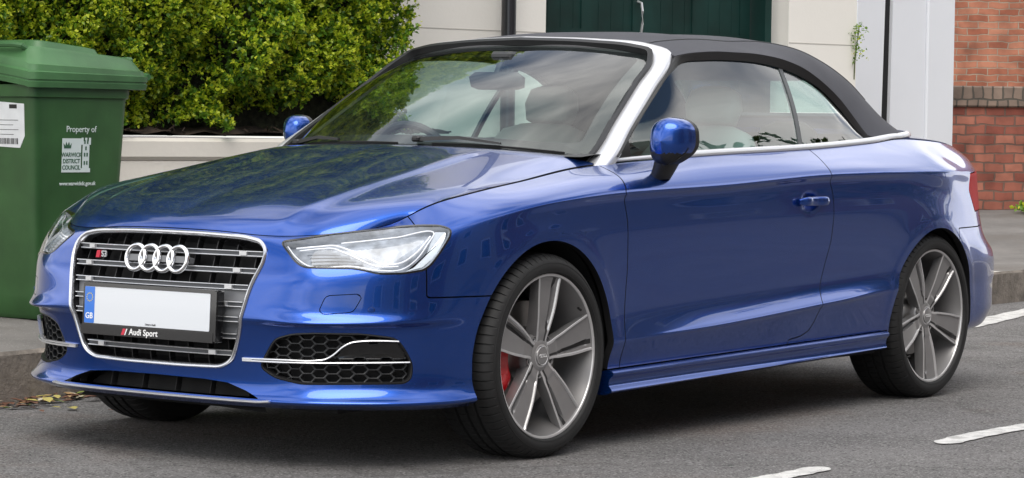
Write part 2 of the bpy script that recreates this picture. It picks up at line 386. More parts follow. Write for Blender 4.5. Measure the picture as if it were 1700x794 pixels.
# ---------------- clippable surface ----------------
class Surf:
    """A: vertex rows [x y z nx ny nz s |s| v]; Q: quads; X: other polygons"""
    def __init__(s, A, Q, X=()): s.A = A; s.Q = Q; s.X = list(X)
    @staticmethod
    def grid(G, N, extra, flip=False):
        n, m = G.shape[:2]; A = np.concatenate([G, N, extra], -1).reshape(n * m, -1)
        i = np.arange(n - 1)[:, None] * m + np.arange(m - 1)[None]; i = i.ravel()
        Q = np.stack([i, i + 1, i + m + 1, i + m], 1)
        return Surf(A, Q[:, ::-1] if flip else Q)
    def clip(s, f):
        ins = f >= 0; c = ins[s.Q].sum(1); A = [s.A]; nA = len(s.A); cache = {}; new = []
        X = []
        def cut(poly):
            o = []; k = len(poly)
            for a in range(k):
                i, j = poly[a], poly[(a + 1) % k]
                if ins[i]: o.append(i)
                if ins[i] != ins[j]:
                    key = (i, j) if i < j else (j, i)
                    if key not in cache:
                        p, q = key; t = f[p] / (f[p] - f[q]); cache[key] = nA + len(new); new.append(s.A[p] * (1 - t) + s.A[q] * t)
                    o.append(cache[key])
            if len(o) >= 3: X.append(tuple(o))
        for q in s.Q[(c > 0) & (c < 4)]: cut([int(i) for i in q])
        for p in s.X:
            w = sum(bool(ins[i]) for i in p)
            if w == len(p): X.append(p)
            elif w: cut(p)
        AA = np.vstack([s.A] + ([np.array(new)] if new else []))
        n = AA[:, 3:6]; AA[:, 3:6] = n / (np.linalg.norm(n, axis=1, keepdims=True) + 1e-12)
        return Surf(AA, s.Q[c == 4], X).compact()
    def compact(s):
        used = np.zeros(len(s.A), bool); used[s.Q.ravel()] = True
        for p in s.X: used[list(p)] = True
        mp = np.cumsum(used) - 1
        return Surf(s.A[used], mp[s.Q], [tuple(int(mp[i]) for i in p) for p in s.X])
    def faces(s): return [tuple(q) for q in s.Q.tolist()] + s.X
    def build(s, name, m, parent=None, flange=0, offset=0, fm=None):
        F = s.faces()
        if not F: return None
        V = s.A[:, :3] + s.A[:, 3:6] * offset; N = s.A[:, 3:6]; LN = [N[i] for f in F for i in f]; mi = [0] * len(F)
        if flange:
            cnt = {}
            for f in F:
                for a in range(len(f)): cnt[(f[a], f[(a + 1) % len(f)])] = 1
            be = [(a, b) for (a, b) in cnt if (b, a) not in cnt]
            ids = sorted({i for e in be for i in e}); n0 = len(V)
            top = {i: n0 + 2 * k for k, i in enumerate(ids)}
            E = []
            for i in ids: E += [V[i], V[i] - N[i] * flange]
            V = np.vstack([V, np.array(E)])
            for a, b in be:
                q = (b, a) ; fa = (top[b], top[a], top[a] + 1, top[b] + 1)
                n = np.cross(V[fa[1]] - V[fa[0]], V[fa[2]] - V[fa[0]]); l = np.linalg.norm(n)
                if l < 1e-12: continue
                F.append(fa); LN += [n / l] * 4; mi.append(1 if fm else 0)
        return add(name, V, F, [m, fm] if fm else m, parent, N=LN, mi=mi)
def sdf(P, poly):
    """signed distance, positive inside"""
    poly = np.asarray(poly, float); d = np.full(len(P), 1e9); ins = np.zeros(len(P), bool); k = len(poly)
    for i in range(k):
        a, b = poly[i], poly[(i + 1) % k]; e = b - a; w = P - a
        t = np.clip((w @ e) / (e @ e + 1e-18), 0, 1); d = np.minimum(d, np.linalg.norm(w - t[:, None] * e, axis=1))
        c = (a[1] > P[:, 1]) != (b[1] > P[:, 1])
        with np.errstate(divide='ignore', invalid='ignore'):
            xi = (b[0] - a[0]) * (P[:, 1] - a[1]) / (b[1] - a[1]) + a[0]
        ins ^= c & (P[:, 0] < xi)
    return np.where(ins, d, -d)
def rounded(poly, r, n=4):
    """round the corners of a polygon"""
    poly = np.asarray(poly, float); k = len(poly); out = []
    for i in range(k):
        p, a, b = poly[i], poly[i - 1], poly[(i + 1) % k]; ri = r[i] if hasattr(r, '__len__') else r
        da = a - p; db = b - p; la, lb = np.linalg.norm(da), np.linalg.norm(db); q = min(ri, la * .48, lb * .48)
        if q <= 1e-5: out.append(p); continue
        A = p + da / la * q; B = p + db / lb * q
        for t in np.linspace(0, 1, n + 1): out.append((1 - t)**2 * A + 2 * t * (1 - t) * p + t * t * B)
    return np.array(out)
# ---------------- the parked car ----------------
car = thing('parked_convertible_car', 'metallic blue two-door convertible with closed black soft top parked at the kerb', 'car')
s1, G1, D1 = body_grid(.010, 8)
VROW = np.linspace(0, NR - 1, G1.shape[0])
Gm = G1[:, :0:-1] * [1, -1, 1]
GF = np.concatenate([Gm, G1], 1); NF = grid_normals(GF)
sF = np.r_[-s1[:0:-1], s1]
def ext_of(G, sarr):
    n, m = G.shape[:2]
    return np.stack([np.broadcast_to(sarr, (n, m)), np.broadcast_to(np.abs(sarr), (n, m)), np.broadcast_to(VROW[:, None], (n, m))], -1)
BODY = Surf.grid(GF, NF, ext_of(GF, sF))
def smap(s, z, off=0.0):
    """point (and normal) of the body skin at arc length s and height z"""
    s = np.atleast_1d(np.asarray(s, float)); z = np.atleast_1d(np.asarray(z, float)); P = []; NN = []
    for a, b in zip(s, z):
        j = np.clip(np.searchsorted(sF, a) - 1, 0, len(sF) - 2); t = (a - sF[j]) / (sF[j + 1] - sF[j])
        c = GF[:, j] * (1 - t) + GF[:, j + 1] * t; n = NF[:, j] * (1 - t) + NF[:, j + 1] * t
        p = np.array([np.interp(b, c[:, 2], c[:, k]) for k in range(3)]); q = np.array([np.interp(b, c[:, 2], n[:, k]) for k in range(3)]); q /= np.linalg.norm(q)
        P.append(p + q * off); NN.append(q)
    return np.array(P), np.array(NN)
def toprow(s, off=(0, 0, 0)):
    s = np.abs(np.atleast_1d(s)); return np.stack([np.interp(s, s1, G1[-1, :, k]) for k in range(3)], -1)
GR = [(-.1, .701), (0, .701), (.15, .700), (.315, .694), (.384, .682), (.413, .655), (.412, .615), (.381, .54), (.360, .45), (.340, .38), (.316, .32), (.27, .296), (.12, .293), (0, .293), (-.1, .293)]
HL = [(.449, .680), (.653, .706), (.871, .727), (.960, .733), (1.012, .733), (1.037, .722), (1.028, .700), (.993, .660), (.954, .617), (.928, .601), (.863, .592), (.789, .590), (.744, .600), (.707, .606), (.558, .606), (.527, .618)]
FG = [(.428, .346), (.461, .395), (.52, .412), (.589, .416), (.737, .415), (.845, .402), (.877, .367), (.904, .322), (.900, .277), (.874, .262), (.740, .261), (.55, .259), (.458, .275), (.406, .306)]
LW = [(-.1, .262), (0, .262), (.20, .260), (.29, .254), (.36, .234), (.415, .212), (-.1, .212)]
WS_ = [(.608, .481), (.628, .526), (.727, .532), (.736, .522), (.710, .478), (.62, .471)]
TL = [(4.47, .868), (4.44, .80), (4.50, .715), (4.75, .730), (5.2, .735), (5.2, .87), (4.9, .885)]
DOOR = [(1.99, 1.2), (1.965, .93), (1.925, .86), (1.894, .827), (1.905, .75), (1.918, .568), (1.903, .347), (1.905, .1), (2.90, .1), (2.978, .285), (3.06, .294), (3.110, .312), (3.135, .34), (3.155, .385), (3.19, .48), (3.236, .632), (3.246, .72), (3.243, .807), (3.222, .878), (3.24, .92), (3.262, .96), (3.262, 1.2)]
BP = [(-.3, -1), (-.3, 2), (.9365, 2), (.9365, .52), (1.048, .520), (1.6, .518), (1.6, -1)]
RB = [(4.25, -1), (4.25, .655), (4.52, .655), (4.58, .66), (4.60, .70), (5.0, .705), (9, .705), (9, -1)]
def lift(poly, r): return rounded(poly, r)
GRr = np.array(GR); HLr = rounded(HL, .02, 4); FGr = rounded(FG, .02, 4); WSr = rounded(WS_, .012, 4)
g = .0022
def absp(m): return m.A[:, [7, 2]]
def arch_f(m):
    x, y, z = m.A[:, 0], m.A[:, 1], m.A[:, 2]; f = np.ones(len(x))
    for cx, cz, R0 in zip(ACX, ACZ, AR):
        d = np.where(z > cz, np.hypot(x - cx, z - cz), np.abs(x - cx) + .02 * (cz - z)) - R0
        f = np.minimum(f, np.where(np.abs(y) > .6, d, 1))
    return f
def sill_z(x): return .252 + (-x - .33) / 1.88 * .028
def sill_f(m):
    x, y, z = m.A[:, 0], m.A[:, 1], m.A[:, 2]
    return np.where((x < -.34) & (x > -2.24), z - sill_z(x) - .002, 1.0)
B = BODY.clip(arch_f(BODY)); B = B.clip(sill_f(B))
B = B.clip((NR - 1 - .10) - B.A[:, 8])
lens_patch = B.clip(sdf(absp(B), HLr)); grille_patch = B.clip(sdf(absp(B), GRr)); fog_patch = B.clip(sdf(absp(B), FGr)); low_patch = B.clip(sdf(absp(B), LW)); tail_patch = B.clip(sdf(absp(B), TL) - .002)
SH = B
for pl in (HLr, GRr, FGr, LW): SH = SH.clip(-sdf(absp(SH), pl) - .001)
for pl, gg in ((HLr, .002), (GRr, 0), (FGr, 0), (LW, 0), (TL, .002)):
    B = B.clip(-sdf(absp(B), pl) - gg)
bump_ = B.clip(sdf(absp(B), BP) - g); rest = B.clip(-sdf(absp(B), BP) - g)
wash = bump_.clip(sdf(absp(bump_), WSr) - .0012); bump_ = bump_.clip(-sdf(absp(bump_), WSr) - .0012)
bump_.build('front_bumper', PAINT, car, flange=.028, fm=BLACK)  # return edges coloured black, here and below, to put shade into the panel gaps
for sg in (1, -1):
    w = wash.clip(wash.A[:, 1] * sg); w.build('headlamp_washer_cover', PAINT, car, flange=.006)
rearb = rest.clip(sdf(absp(rest), RB) - g); rest = rest.clip(-sdf(absp(rest), RB) - g); rearb.build('rear_bumper', PAINT, car, flange=.028, fm=BLACK)
door = rest.clip(sdf(absp(rest), DOOR) - g); rest = rest.clip(-sdf(absp(rest), DOOR) - g)
doors = {}
for sg in (1, -1):
    d = door.clip(door.A[:, 1] * sg); doors[sg] = d.build('door', PAINT, car, flange=.022, fm=BLACK)
    f = rest.clip(np.where(rest.A[:, 0] > -1.3, rest.A[:, 1] * sg, -1)); f.build('front_fender', PAINT, car, flange=.024, fm=BLACK)
    q = rest.clip(np.where(rest.A[:, 0] < -1.3, rest.A[:, 1] * sg, -1)); q.build('rear_quarter_panel', PAINT, car, flange=.024, fm=BLACK)
SH.clip(1 - 0 * SH.A[:, 0]).build('inner_body_shell', DARK, car, offset=-.021)
# tail lamps
for sg in (1, -1):
    t_ = tail_patch.clip(tail_patch.A[:, 1] * sg); t_.build('tail_lamp', TAIL, car, flange=.02, offset=.001)
# ---- bonnet ----
SC, SE = .876, 1.962
def hood_grid(na=121, nb=120):
    a = np.linspace(-1, 1, na); aa = np.abs(a); b = np.linspace(0, 1, nb)
    F = toprow(aa * (SC - .002)); F[:, 1] *= np.sign(a)
    Eb = toprow(SC + (SE - SC) * b)
    cc = np.array([(0, .800, .7135), (.012, .792, .724), (.035, .768, .7405), (.10, .700, .768), (.22, .570, .806), (.42, .355, .853), (.65, .10, .901), (.85, -.12, .940), (1, -.285, .966)])
    Cb = np.stack([pchip(cc[:, 0], cc[:, 1], b), 0 * b, pchip(cc[:, 0], cc[:, 2], b)], -1); Cb[:, 0] += (F[na // 2, 0] - .800) * (1 - b); Cb[:, 2] += (F[na // 2, 2] - .7135) * (1 - b)
    E_ = Eb[-1]
    rr = np.array([(0, -.285, .966), (.3, -.300, .963), (.6, -.35, .955), (.85, -.425, .940), (1, E_[0], E_[2])])
    Rr = np.stack([pchip(rr[:, 0], rr[:, 1], aa), aa * E_[1] * np.sign(a), pchip(rr[:, 0], rr[:, 2], aa)], -1)
    Cb[-1] = Rr[na // 2]
    G = np.zeros((nb, na, 3))
    for i, bb in enumerate(b):
        for j, (x, xa) in enumerate(zip(a, aa)):
            E1 = Eb[i] * [1, math.copysign(1, x), 1]; c00 = Cb[0]; c10 = Eb[0] * [1, math.copysign(1, x), 1]; c01 = Cb[-1]; c11 = Eb[-1] * [1, math.copysign(1, x), 1]
            G[i, j] = (1 - bb) * F[j] + bb * Rr[j] + (1 - xa) * Cb[i] + xa * E1 - ((1 - bb) * ((1 - xa) * c00 + xa * c10) + bb * ((1 - xa) * c01 + xa * c11))
    k = sstep(0, .16, b)[:, None] * (1 - sstep(.93, 1, b))[:, None] * .7 + .3 * sstep(0, .05, b)[:, None] * (1 - sstep(.97, 1, b))[:, None]
    # crown across the bonnet and the two power creases
    G[..., 2] += k * .020 * (1 - aa[None]**2.2) * aa[None]**0.6
    ac = (.47 + .13 * b)[:, None]; d = aa[None] - ac
    ridge = np.where(d < 0, np.exp(d / .10), np.exp(-d / .028))
    G[..., 2] += .009 * ridge * (sstep(0, .06, b) * (1 - sstep(.80, .98, b)))[:, None]
    # front rolls over quickly behind the leading edge
    G[..., 2] += (.003 * np.exp(-((b - .045) / .035)**2) * sstep(0, .03, b))[:, None] * (1 - aa[None]**3)
    G2 = blur(blur(G, 1.0, 1), 1.0, 0); w = (sstep(0, .04, b) * (1 - sstep(.96, 1, b)))[:, None, None] * (1 - sstep(.96, 1, aa))[None, :, None]
    G = G * (1 - w) + G2 * w
    return G, a, b
GH, ha, hb = hood_grid()
NH = -grid_normals(GH)
if NH[60, 60, 2] < 0: NH = -NH
Hs = Surf.grid(GH, NH, np.stack([np.broadcast_to(ha, GH.shape[:2]), np.broadcast_to(np.abs(ha), GH.shape[:2]), np.broadcast_to(hb[:, None], GH.shape[:2])], -1), flip=False)
q0 = Hs.Q[3000]; nn_ = np.cross(Hs.A[q0[1], :3] - Hs.A[q0[0], :3], Hs.A[q0[2], :3] - Hs.A[q0[0], :3])
if nn_[2] < 0: Hs.Q = Hs.Q[:, ::-1]
Hs.clip(np.minimum(.9965 - Hs.A[:, 7], np.minimum(Hs.A[:, 8] - .002, .995 - Hs.A[:, 8]))).build('bonnet', PAINT, car, flange=.024, fm=BLACK)
# ---- side skirts ----
sxs = np.linspace(-.335, -2.20, 60)
for sg in (1, -1):
    rows = []
    for x in sxs:
        z0 = sill_z(x); t = (-x - .335) / 1.865
        flare = .004 * (1 - t)
        prof = [(.850, z0 - .003), (.889 + flare, z0 - .004), (.893 + flare, z0 - .008), (.8925 + flare, z0 - .014), (.884, z0 - .026), (.879, z0 - .038 - .004 * t), (.880, z0 - .050), (.886 + flare, z0 - .062), (.888 + flare, z0 - .068 + .008 * t), (.882, z0 - .074 + .010 * t), (.80, z0 - .080 + .010 * t)]
        base_y = np.interp(-x, -G1[20, :, 0], G1[20, :, 1]); dy = 0
        P = curve(np.array([(p[0] + dy, p[1]) for p in prof]), 41) if True else np.array(prof)
        rows.append([(x, sg * (p[0] + dy), p[1]) for p in P])
    V, F = loft(rows, flip=(sg > 0)); n = 41
    caps = [tuple(range(n)) if sg > 0 else tuple(range(n))[::-1], tuple(range((len(rows) - 1) * n, len(rows) * n))[::-1] if sg > 0 else tuple(range((len(rows) - 1) * n, len(rows) * n))]
    ge = Geo(); ge.add(V, F + caps); ge.build('side_skirt', PAINT, car, 40)
# ---- underbody ----
ge = Geo()
ge.box((-1.32, 0, .22), (4.0, 1.18, .10)); ge.box((-1.29, 0, .235), (1.82, 1.66, .08)); ge.box((.45, 0, .262), (.40, 1.04, .07)); ge.box((-3.1, 0, .33), (.7, 1.3, .08))
ge.box((.30, 0, .50), (.06, 1.5, .34)); ge.box((-.46, 0, .55), (.05, 1.66, .5))
ge.build('underbody', DARK, car)
for cx, cz, R0 in zip(ACX, ACZ, AR):
    for sg in (1, -1):
        rows = []
        for a in np.linspace(rad(-8), rad(188), 40):
            rows.append([(cx + (R0 + .012) * math.cos(a), sg * y, cz + (R0 + .012) * math.sin(a)) for y in (.838, .80, .70, .58)] + [(cx, sg * .575, cz)])
        V, F = loft(rows, flip=False); ge = Geo(); ge.add(V, F); ge.build('wheel_arch_liner', DARK, car)
# ---------------- grille ----------------
def half_to_full(poly):
    P = [p for p in poly if p[0] >= -1e-9]; P = sorted(set(P), key=lambda p: P.index(p))
    top = P; mir = [(-a, b) for a, b in P[::-1] if a > 1e-6]
    return np.array(top + mir)
gf = half_to_full([p for p in GR if p[0] >= 0]); gf = rounded(gf, .03, 5)
cur = []
for i in range(len(gf)):
    a, b = gf[i], gf[(i + 1) % len(gf)]; n = max(1, int(np.linalg.norm(b - a) / .02))
    for k in range(n): cur.append(a + (b - a) * k / n)
cur = np.array(cur); cen = np.array([0, .49])
def inset(poly, d):
    """move a closed outline inward by d"""
    n = len(poly); t = np.roll(poly, -1, 0) - np.roll(poly, 1, 0); t /= np.linalg.norm(t, axis=1, keepdims=True); nr = np.stack([-t[:, 1], t[:, 0]], 1)
    ar = np.sum(poly[:, 0] * np.roll(poly[:, 1], -1) - np.roll(poly[:, 0], -1) * poly[:, 1])
    return poly + nr * d * (1 if ar > 0 else -1)
def band(name, poly, prof, m, parent, ang=30):
    """closed band following an outline on the skin; prof=[(inset, height)]"""
    rows = []
    for d, h in prof:
        q = inset(poly, d); P, N = smap(q[:, 0], q[:, 1]); rows.append(P + N * h)
    rows = np.array(rows).transpose(1, 0, 2); n, m_ = rows.shape[:2]; V = rows.reshape(-1, 3); F = []
    for i in range(n):
        j = (i + 1) % n
        for k in range(m_ - 1): F.append((i * m_ + k, j * m_ + k, j * m_ + k + 1, i * m_ + k + 1))
    # orient by normal
    c = rows[0]; P0, N0 = smap(poly[:1, 0], poly[:1, 1]); f = F[m_ // 2]; nv = np.cross(V[f[1]] - V[f[0]], V[f[2]] - V[f[0]])
    if nv @ N0[0] < 0: F = [f[::-1] for f in F]
    ge = Geo(); ge.add(V, F); return ge.build(name, m, parent, ang)
grl = sub('radiator_grille', car)
band('grille_frame', cur, [(-.001, -.02), (-.001, .003), (.001, .006), (.004, .0085), (.007, .008), (.0105, .005), (.0117, .001), (.0120, -.004)], FRAMEC, grl, 40)
band('grille_surround', cur, [(.0118, -.003), (.016, -.030), (.017, -.058)], BLACKGLOSS, grl, 40)
ge = Geo()      # dark core behind the bars
V = grille_patch.A[:, :3] - grille_patch.A[:, 3:6] * .060; ge.add(V, grille_patch.faces()); ge.build('grille_core', DARK, grl)
ginner = inset(cur, .016)
def half_w(z):
    c = ginner; k = []
    for i in range(len(c)):
        a, b = c[i], c[(i + 1) % len(c)]
        if (a[1] - z) * (b[1] - z) < 0: k.append(a[0] + (b[0] - a[0]) * (z - a[1]) / (b[1] - a[1]))
    return max(k) if k else 0.0
# vertical fins
ge = Geo()
for s in np.arange(-.36, .3601, .08):
    zs = np.linspace(.300, .692, 24); zs = [z for z in zs if half_w(min(max(z, .318), .680)) > abs(s) + .004]
    if len(zs) < 2: continue
    P, N = smap([s] * len(zs), zs, -.030); rows = []
    for p, n in zip(P, N):
        sd = np.array([-n[1], n[0], 0]); sd /= np.linalg.norm(sd); rows.append([p - sd * .0016 - n * .02, p - sd * .0016 + n * .004, p + sd * .0016 + n * .004, p + sd * .0016 - n * .02])
    V, F = loft(rows); ge.add(V, F); V, F = loft(rows, True)
ge.build('grille_fins', BLACK, grl)
BARS = [.6445, .594, .5435, .4925, .4425, .3925, .3415]
for z in BARS:
    w = half_w(z) - .002; ss = np.linspace(-w, w, 41)
    P, N = smap(ss, [z] * 41, -.010); ge = Geo()
    ups = [(0, 0, 1)] * 41
    ge.sweep(P - N * .006, [(-.016, -.0075), (.004, -.0075), (.004, .0075), (-.016, .0075)], ups=ups, mi=0)
    for dz in (-.0068, .0068):
        h = [p + n * .0005 + np.array([0, 0, dz]) for p, n in zip(P, N)]
        ge.sweep(h, [(-.006, -.0013), (.003, -.0013), (.0036, 0), (.003, .0013), (-.006, .0013)], ups=ups, mi=1)
    for sg in (1, -1):
        ss2 = sg * np.linspace(w - .085, w - .058, 4); P2, N2 = smap(ss2, [z] * 4, -.006)
        ge.sweep(P2, [(-.006, -.0065), (.0045, -.0065), (.0045, .0065), (-.006, .0065)], ups=ups[:4], mi=1)
    ge.build('grille_bar', [LAMPDARK, SATIN], grl, 40)
# grey blanking field either side of the number plate
ss = np.linspace(-.335, .335, 41); zz = np.linspace(.386, .536, 8)
rows = []
for z in zz:
    w = half_w(z) - .003; P, N = smap(np.linspace(-w, w, 41), [z] * 41, -.020); rows.append(P)
V, F = loft(rows, False); ge = Geo(); ge.add(V, F); ge.build('grille_blanking_panel', GRILLE, grl)
P, N = smap([.325], [.405], -.018); ge = Geo(); M = frame(P[0], np.cross([0, 0, 1], N[0]), (0, 0, 1)); ge.lathe([(.0, .0035), (.0085, .003), (.0095, 0)], 20, 'z', M=M); ge.build('parking_sensor', GRILLE, grl)
# number plate
XP = .876; n_ = np.array([1, 0, .045]); n_ /= np.linalg.norm(n_)
MP = frame((XP, 0, .4575), (0, 1, 0), (-.045, 0, 1))
def rect(w, h, r, n=5): return rounded([(-w / 2, -h / 2), (w / 2, -h / 2), (w / 2, h / 2), (-w / 2, h / 2)], r, n)
def slab(w, h, t0, t1, r, M, cx=0, cy=0, mi=0, ge=None):
    ge = ge or Geo(); p = rect(w, h, r) + [cx, cy]; ge.prism(p, t0, t1, axis=2, mi=mi, M=M); return ge
plate = sub('number_plate', car)
ge = slab(.560, .158, -.022, .004, .010, MP, .010, -.004); ge = slab(.546, .006, .004, .009, .002, MP, .008, .070, ge=ge); ge = slab(.008, .150, .004, .009, .002, MP, .284, -.004, ge=ge)
ge = slab(.548, .030, .004, .009, .004, MP, .004, -.0685, ge=ge)
ge.build('plate_surround', BLACKGLOSS, plate)
slab(.520, .113, .004, .0062, .004, MP, 0, .0065).build('plate_face', WHITE, plate)
slab(.042, .112, .0062, .0068, .003, MP, -.239, .0065).build('country_band', EUBLUE, plate)
def off(M, x, y, z=0):
    M = np.array(M); M[:3, 3] += M[:3, 0] * x + M[:3, 1] * y + M[:3, 2] * z; return M
text('country_letters', 'GB', .026, off(MP, -.239, -.028, .0072), WHITEINK, plate, bold=True, xs=.95)
ge = Geo()
for k in range(12):
    a = k * math.pi / 6; pts = []
    for q in range(10):
        rr = .0026 if q % 2 == 0 else .0011; b = math.pi / 2 + q * math.pi / 5; pts.append((-.239 + .0125 * math.cos(a) + rr * math.cos(b), .030 + .0125 * math.sin(a) + rr * math.sin(b)))
    ge.prism(pts, .0068, .0075, axis=2, M=MP)
ge.build('ring_of_stars', YELLOW, plate)
text('dealer_name', 'Listers Audi', .009, off(MP, .02, -.0425, .0066), BLACKINK, plate)
text('sport_lettering', 'Audi Sport', .027, off(MP, -.005, -.0690, .0095), WHITEINK, plate, bold=True)
ge = Geo(); ge.prism([(-.098, -.079), (-.086, -.079), (-.078, -.060), (-.090, -.060)], .009, .0100, axis=2, M=MP); ge.build('red_rhombus', REDINK, plate)
ge = Geo(); ge.prism([(-.084, -.079), (-.080, -.079), (-.072, -.060), (-.076, -.060)], .009, .0098, axis=2, M=MP); ge.build('white_rhombus', WHITEINK, plate)
# four rings
PR, NRm = smap([0], [.612], .004); MR = frame(PR[0] + np.array([.004, 0, .002]), (0, 1, 0), (-.22, 0, 1))
ge = Geo()
for k in range(4):
    cx = (k - 1.5) * .0585; R0 = .0385
    prof = [(R0 - .0065, 0), (R0 - .0058, .006), (R0 - .002, .0098), (R0 + .0025, .0095), (R0 + .0062, .006), (R0 + .007, 0)]
    ge.lathe(prof, 56, 'z', c=(cx, 0, .0006 * (k % 2)), M=MR)
ge.build('four_ring_emblem', CHROME, car, 60)
ge = slab(.250, .020, -.03, -.001, .004, MR); ge.build('emblem_backing', GRILLE, car)
# grille badge
PB, NB = smap([-.262], [.619], -.002); MB_ = frame(PB[0], np.cross([0, 0, 1], NB[0]), (0, 0, 1))
bd = sub('grille_badge', car)
ge = Geo(); ge.prism([(-.026, -.011), (-.010, -.011), (-.003, .011), (-.019, .011)], -.004, .003, axis=2, M=MB_); ge.build('badge_rhombus', REDINK, bd)
text('badge_letters', 'S3', .027, off(MB_, .013, 0, .001), SATIN, bd, extrude=.002, bold=True)
# lower intake with silver lip
ge = Geo(); ge.add(low_patch.A[:, :3] - low_patch.A[:, 3:6] * .075, low_patch.faces()); ge.build('lower_intake', DARK, car)
for s in (-.36, -.21, -.07, .07, .21, .36):
    ge = Geo(); P, N = smap([s, s], [.214, .262], -.03); ge.sweep(P, [(-.0012, -.02), (.0012, -.02), (.0012, .004), (-.0012, .004)], up=N[0]); ge.build('intake_fin', DARK, car)
ss = np.linspace(-.455, .455, 61); zz = .2055 + .003 * np.clip((np.abs(ss) - .415) / .06, 0, 1)**1.0
P, N = smap(ss, zz, .004); ge = Geo(); ge.sweep(P, [(-.03, -.005), (.004, -.005), (.008, -.002), (.008, .0008), (.004, .0025), (-.03, .004)], ups=[(0, 0, 1)] * 61); ge.build('silver_lip_strip', SATIN, car, 40)
rows = [[p + np.array([-.01, 0, -.006]), p + np.array([-.16, 0, .010])] for p in P]
V, F = loft(rows); ge = Geo(); ge.add(V, F); ge.build('splitter_tray', BLACK, car)
# ---------------- fog-lamp grilles ----------------
def line_on_skin(pts, off, n=40, sg=1):
    q = curve(np.array(pts), n); P, N = smap(q[:, 0] * sg, q[:, 1], off); return P, N
for sg in (1, -1):
    fogp = sub('bumper_side_intake', car)
    fp = fog_patch.clip(fog_patch.A[:, 1] * sg)
    ge = Geo(); ge.add(fp.A[:, :3] - fp.A[:, 3:6] * .045, fp.faces()); ge.build('intake_back', DARK, fogp)
    fo = rounded(FG, .02, 4) * [sg, 1]; fo2 = []
    for i in range(len(fo)):
        a, b = fo[i], fo[(i + 1) % len(fo)]; n = max(1, int(np.linalg.norm(b - a) / .02))
        for k in range(n): fo2.append(a + (b - a) * k / n)
    band('intake_rim', np.array(fo2), [(-.0005, -.03), (0, -.002), (.004, .0), (.007, -.004), (.0085, -.03)], BLACK, fogp, 40)
    # honeycomb
    ge = Geo(); a_, b_ = .0275, .0128; pocket = rounded([(.645, .336), (.695, .378), (.755, .388), (.862, .384), (.884, .336)], .012, 3)
    for r in range(-2, 12):
        for c in range(-2, 22):
            cs = .40 + c * .0418; cz = .255 + r * .0248 + (c % 2) * .0124
            hexo = np.array([(cs - a_, cz), (cs - a_ * .5, cz + b_), (cs + a_ * .5, cz + b_), (cs + a_, cz), (cs + a_ * .5, cz - b_), (cs - a_ * .5, cz - b_)])
            ctr = np.array([[cs, cz]])
            if sdf(ctr, fo[:, :] * [sg, 1])[0] < .004: continue
            if sdf(ctr, pocket)[0] > -.002: continue
            inn = ctr + (hexo - ctr) * .86; hexo = ctr + (hexo - ctr) * 1.02
            lim = sdf(hexo, fo * [sg, 1]); 
            for q in range(6):
                if lim[q] < .001: hexo[q] = ctr[0] + (hexo[q] - ctr[0]) * .6; inn[q] = ctr[0] + (inn[q] - ctr[0]) * .55
            Po, No = smap(hexo[:, 0] * sg, hexo[:, 1], -.012); Pi, Ni = smap(inn[:, 0] * sg, inn[:, 1], -.013); Pb = Pi - Ni * .014
            V = np.vstack([Po, Pi, Pb]); F = []
            for q in range(6):
                w = (q + 1) % 6; F += [(q, w, w + 6, q + 6), (q + 6, w + 6, w + 12, q + 12)]
            ge.add(V, F)
    hc = ge.build('honeycomb_mesh', mat('honeycomb_grey', (.015, .016, .018), .42), fogp)
    q = pocket; P, N = smap(q[:, 0] * sg, q[:, 1], -.022); Pc, Nc = smap([.77 * sg], [.36], -.030); ge = Geo(); n = len(P)
    P2, _ = smap(q[:, 0] * sg, q[:, 1], -.004)
    ge.add(np.vstack([P, Pc, P2]), [(i, (i + 1) % n, n) for i in range(n)] + [(i, (i + 1) % n, n + 1 + (i + 1) % n, n + 1 + i) for i in range(n)]); ge.build('intake_pocket', BLACKGLOSS, fogp)
    ln = [(.352, .331), (.41, .3315), (.50, .332), (.60, .333), (.628, .337), (.652, .350), (.680, .374), (.702, .386), (.74, .392), (.80, .393), (.852, .391)]
    prof = [(-.006, -.0022), (.004, -.0022), (.0055, 0), (.004, .0022), (-.006, .0022)]
    for pts in (ln, [(.352, .325), (.5, .3245), (.7, .3265), (.890, .3275)]):
        P, N = line_on_skin(pts, .004, 50, sg); ups = [(0, 0, 1)] * 50
        ge = Geo(); 
        pr = [(sg * a, b) for a, b in prof]; ge.sweep(P, pr if sg > 0 else pr[::-1], ups=[np.cross(n, np.gradient(P, axis=0)[i]) for i, n in enumerate(N)]); ge.build('intake_trim_strip', SATIN, fogp, 50)
    P, N = line_on_skin([(.350, .328), (.45, .328), (.62, .329)], .001, 24, sg); ge = Geo(); ge.sweep(P, [(-.006, -.004), (.004, -.004), (.004, .004), (-.006, .004)], ups=[(0, 0, 1)] * 24); ge.build('intake_trim_blade', GRILLE, fogp)
    P, N = smap([.352 * sg, .385 * sg], [.328, .328], .006); ge = Geo(); ge.sweep(P, [(-.004, -.0048), (.003, -.0048), (.003, .0048), (-.004, .0048)]); ge.build('intake_trim_tip', SATIN, fogp)
    # parking sensor
    P, N = smap([.764 * sg], [.483], .0); M = frame(P[0], np.cross([0, 0, 1], N[0]), (0, 0, 1)); ge = Geo(); ge.lathe([(0, .0012), (.0085, .0010), (.0095, .0001)], 24, 'z', M=M, mi=0); ge.build('parking_sensor', PAINT, car)
    ge = Geo(); ge.lathe([(.0096, .0004), (.0108, .0004)], 24, 'z', M=M); ge.build('sensor_ring', DARK, car)
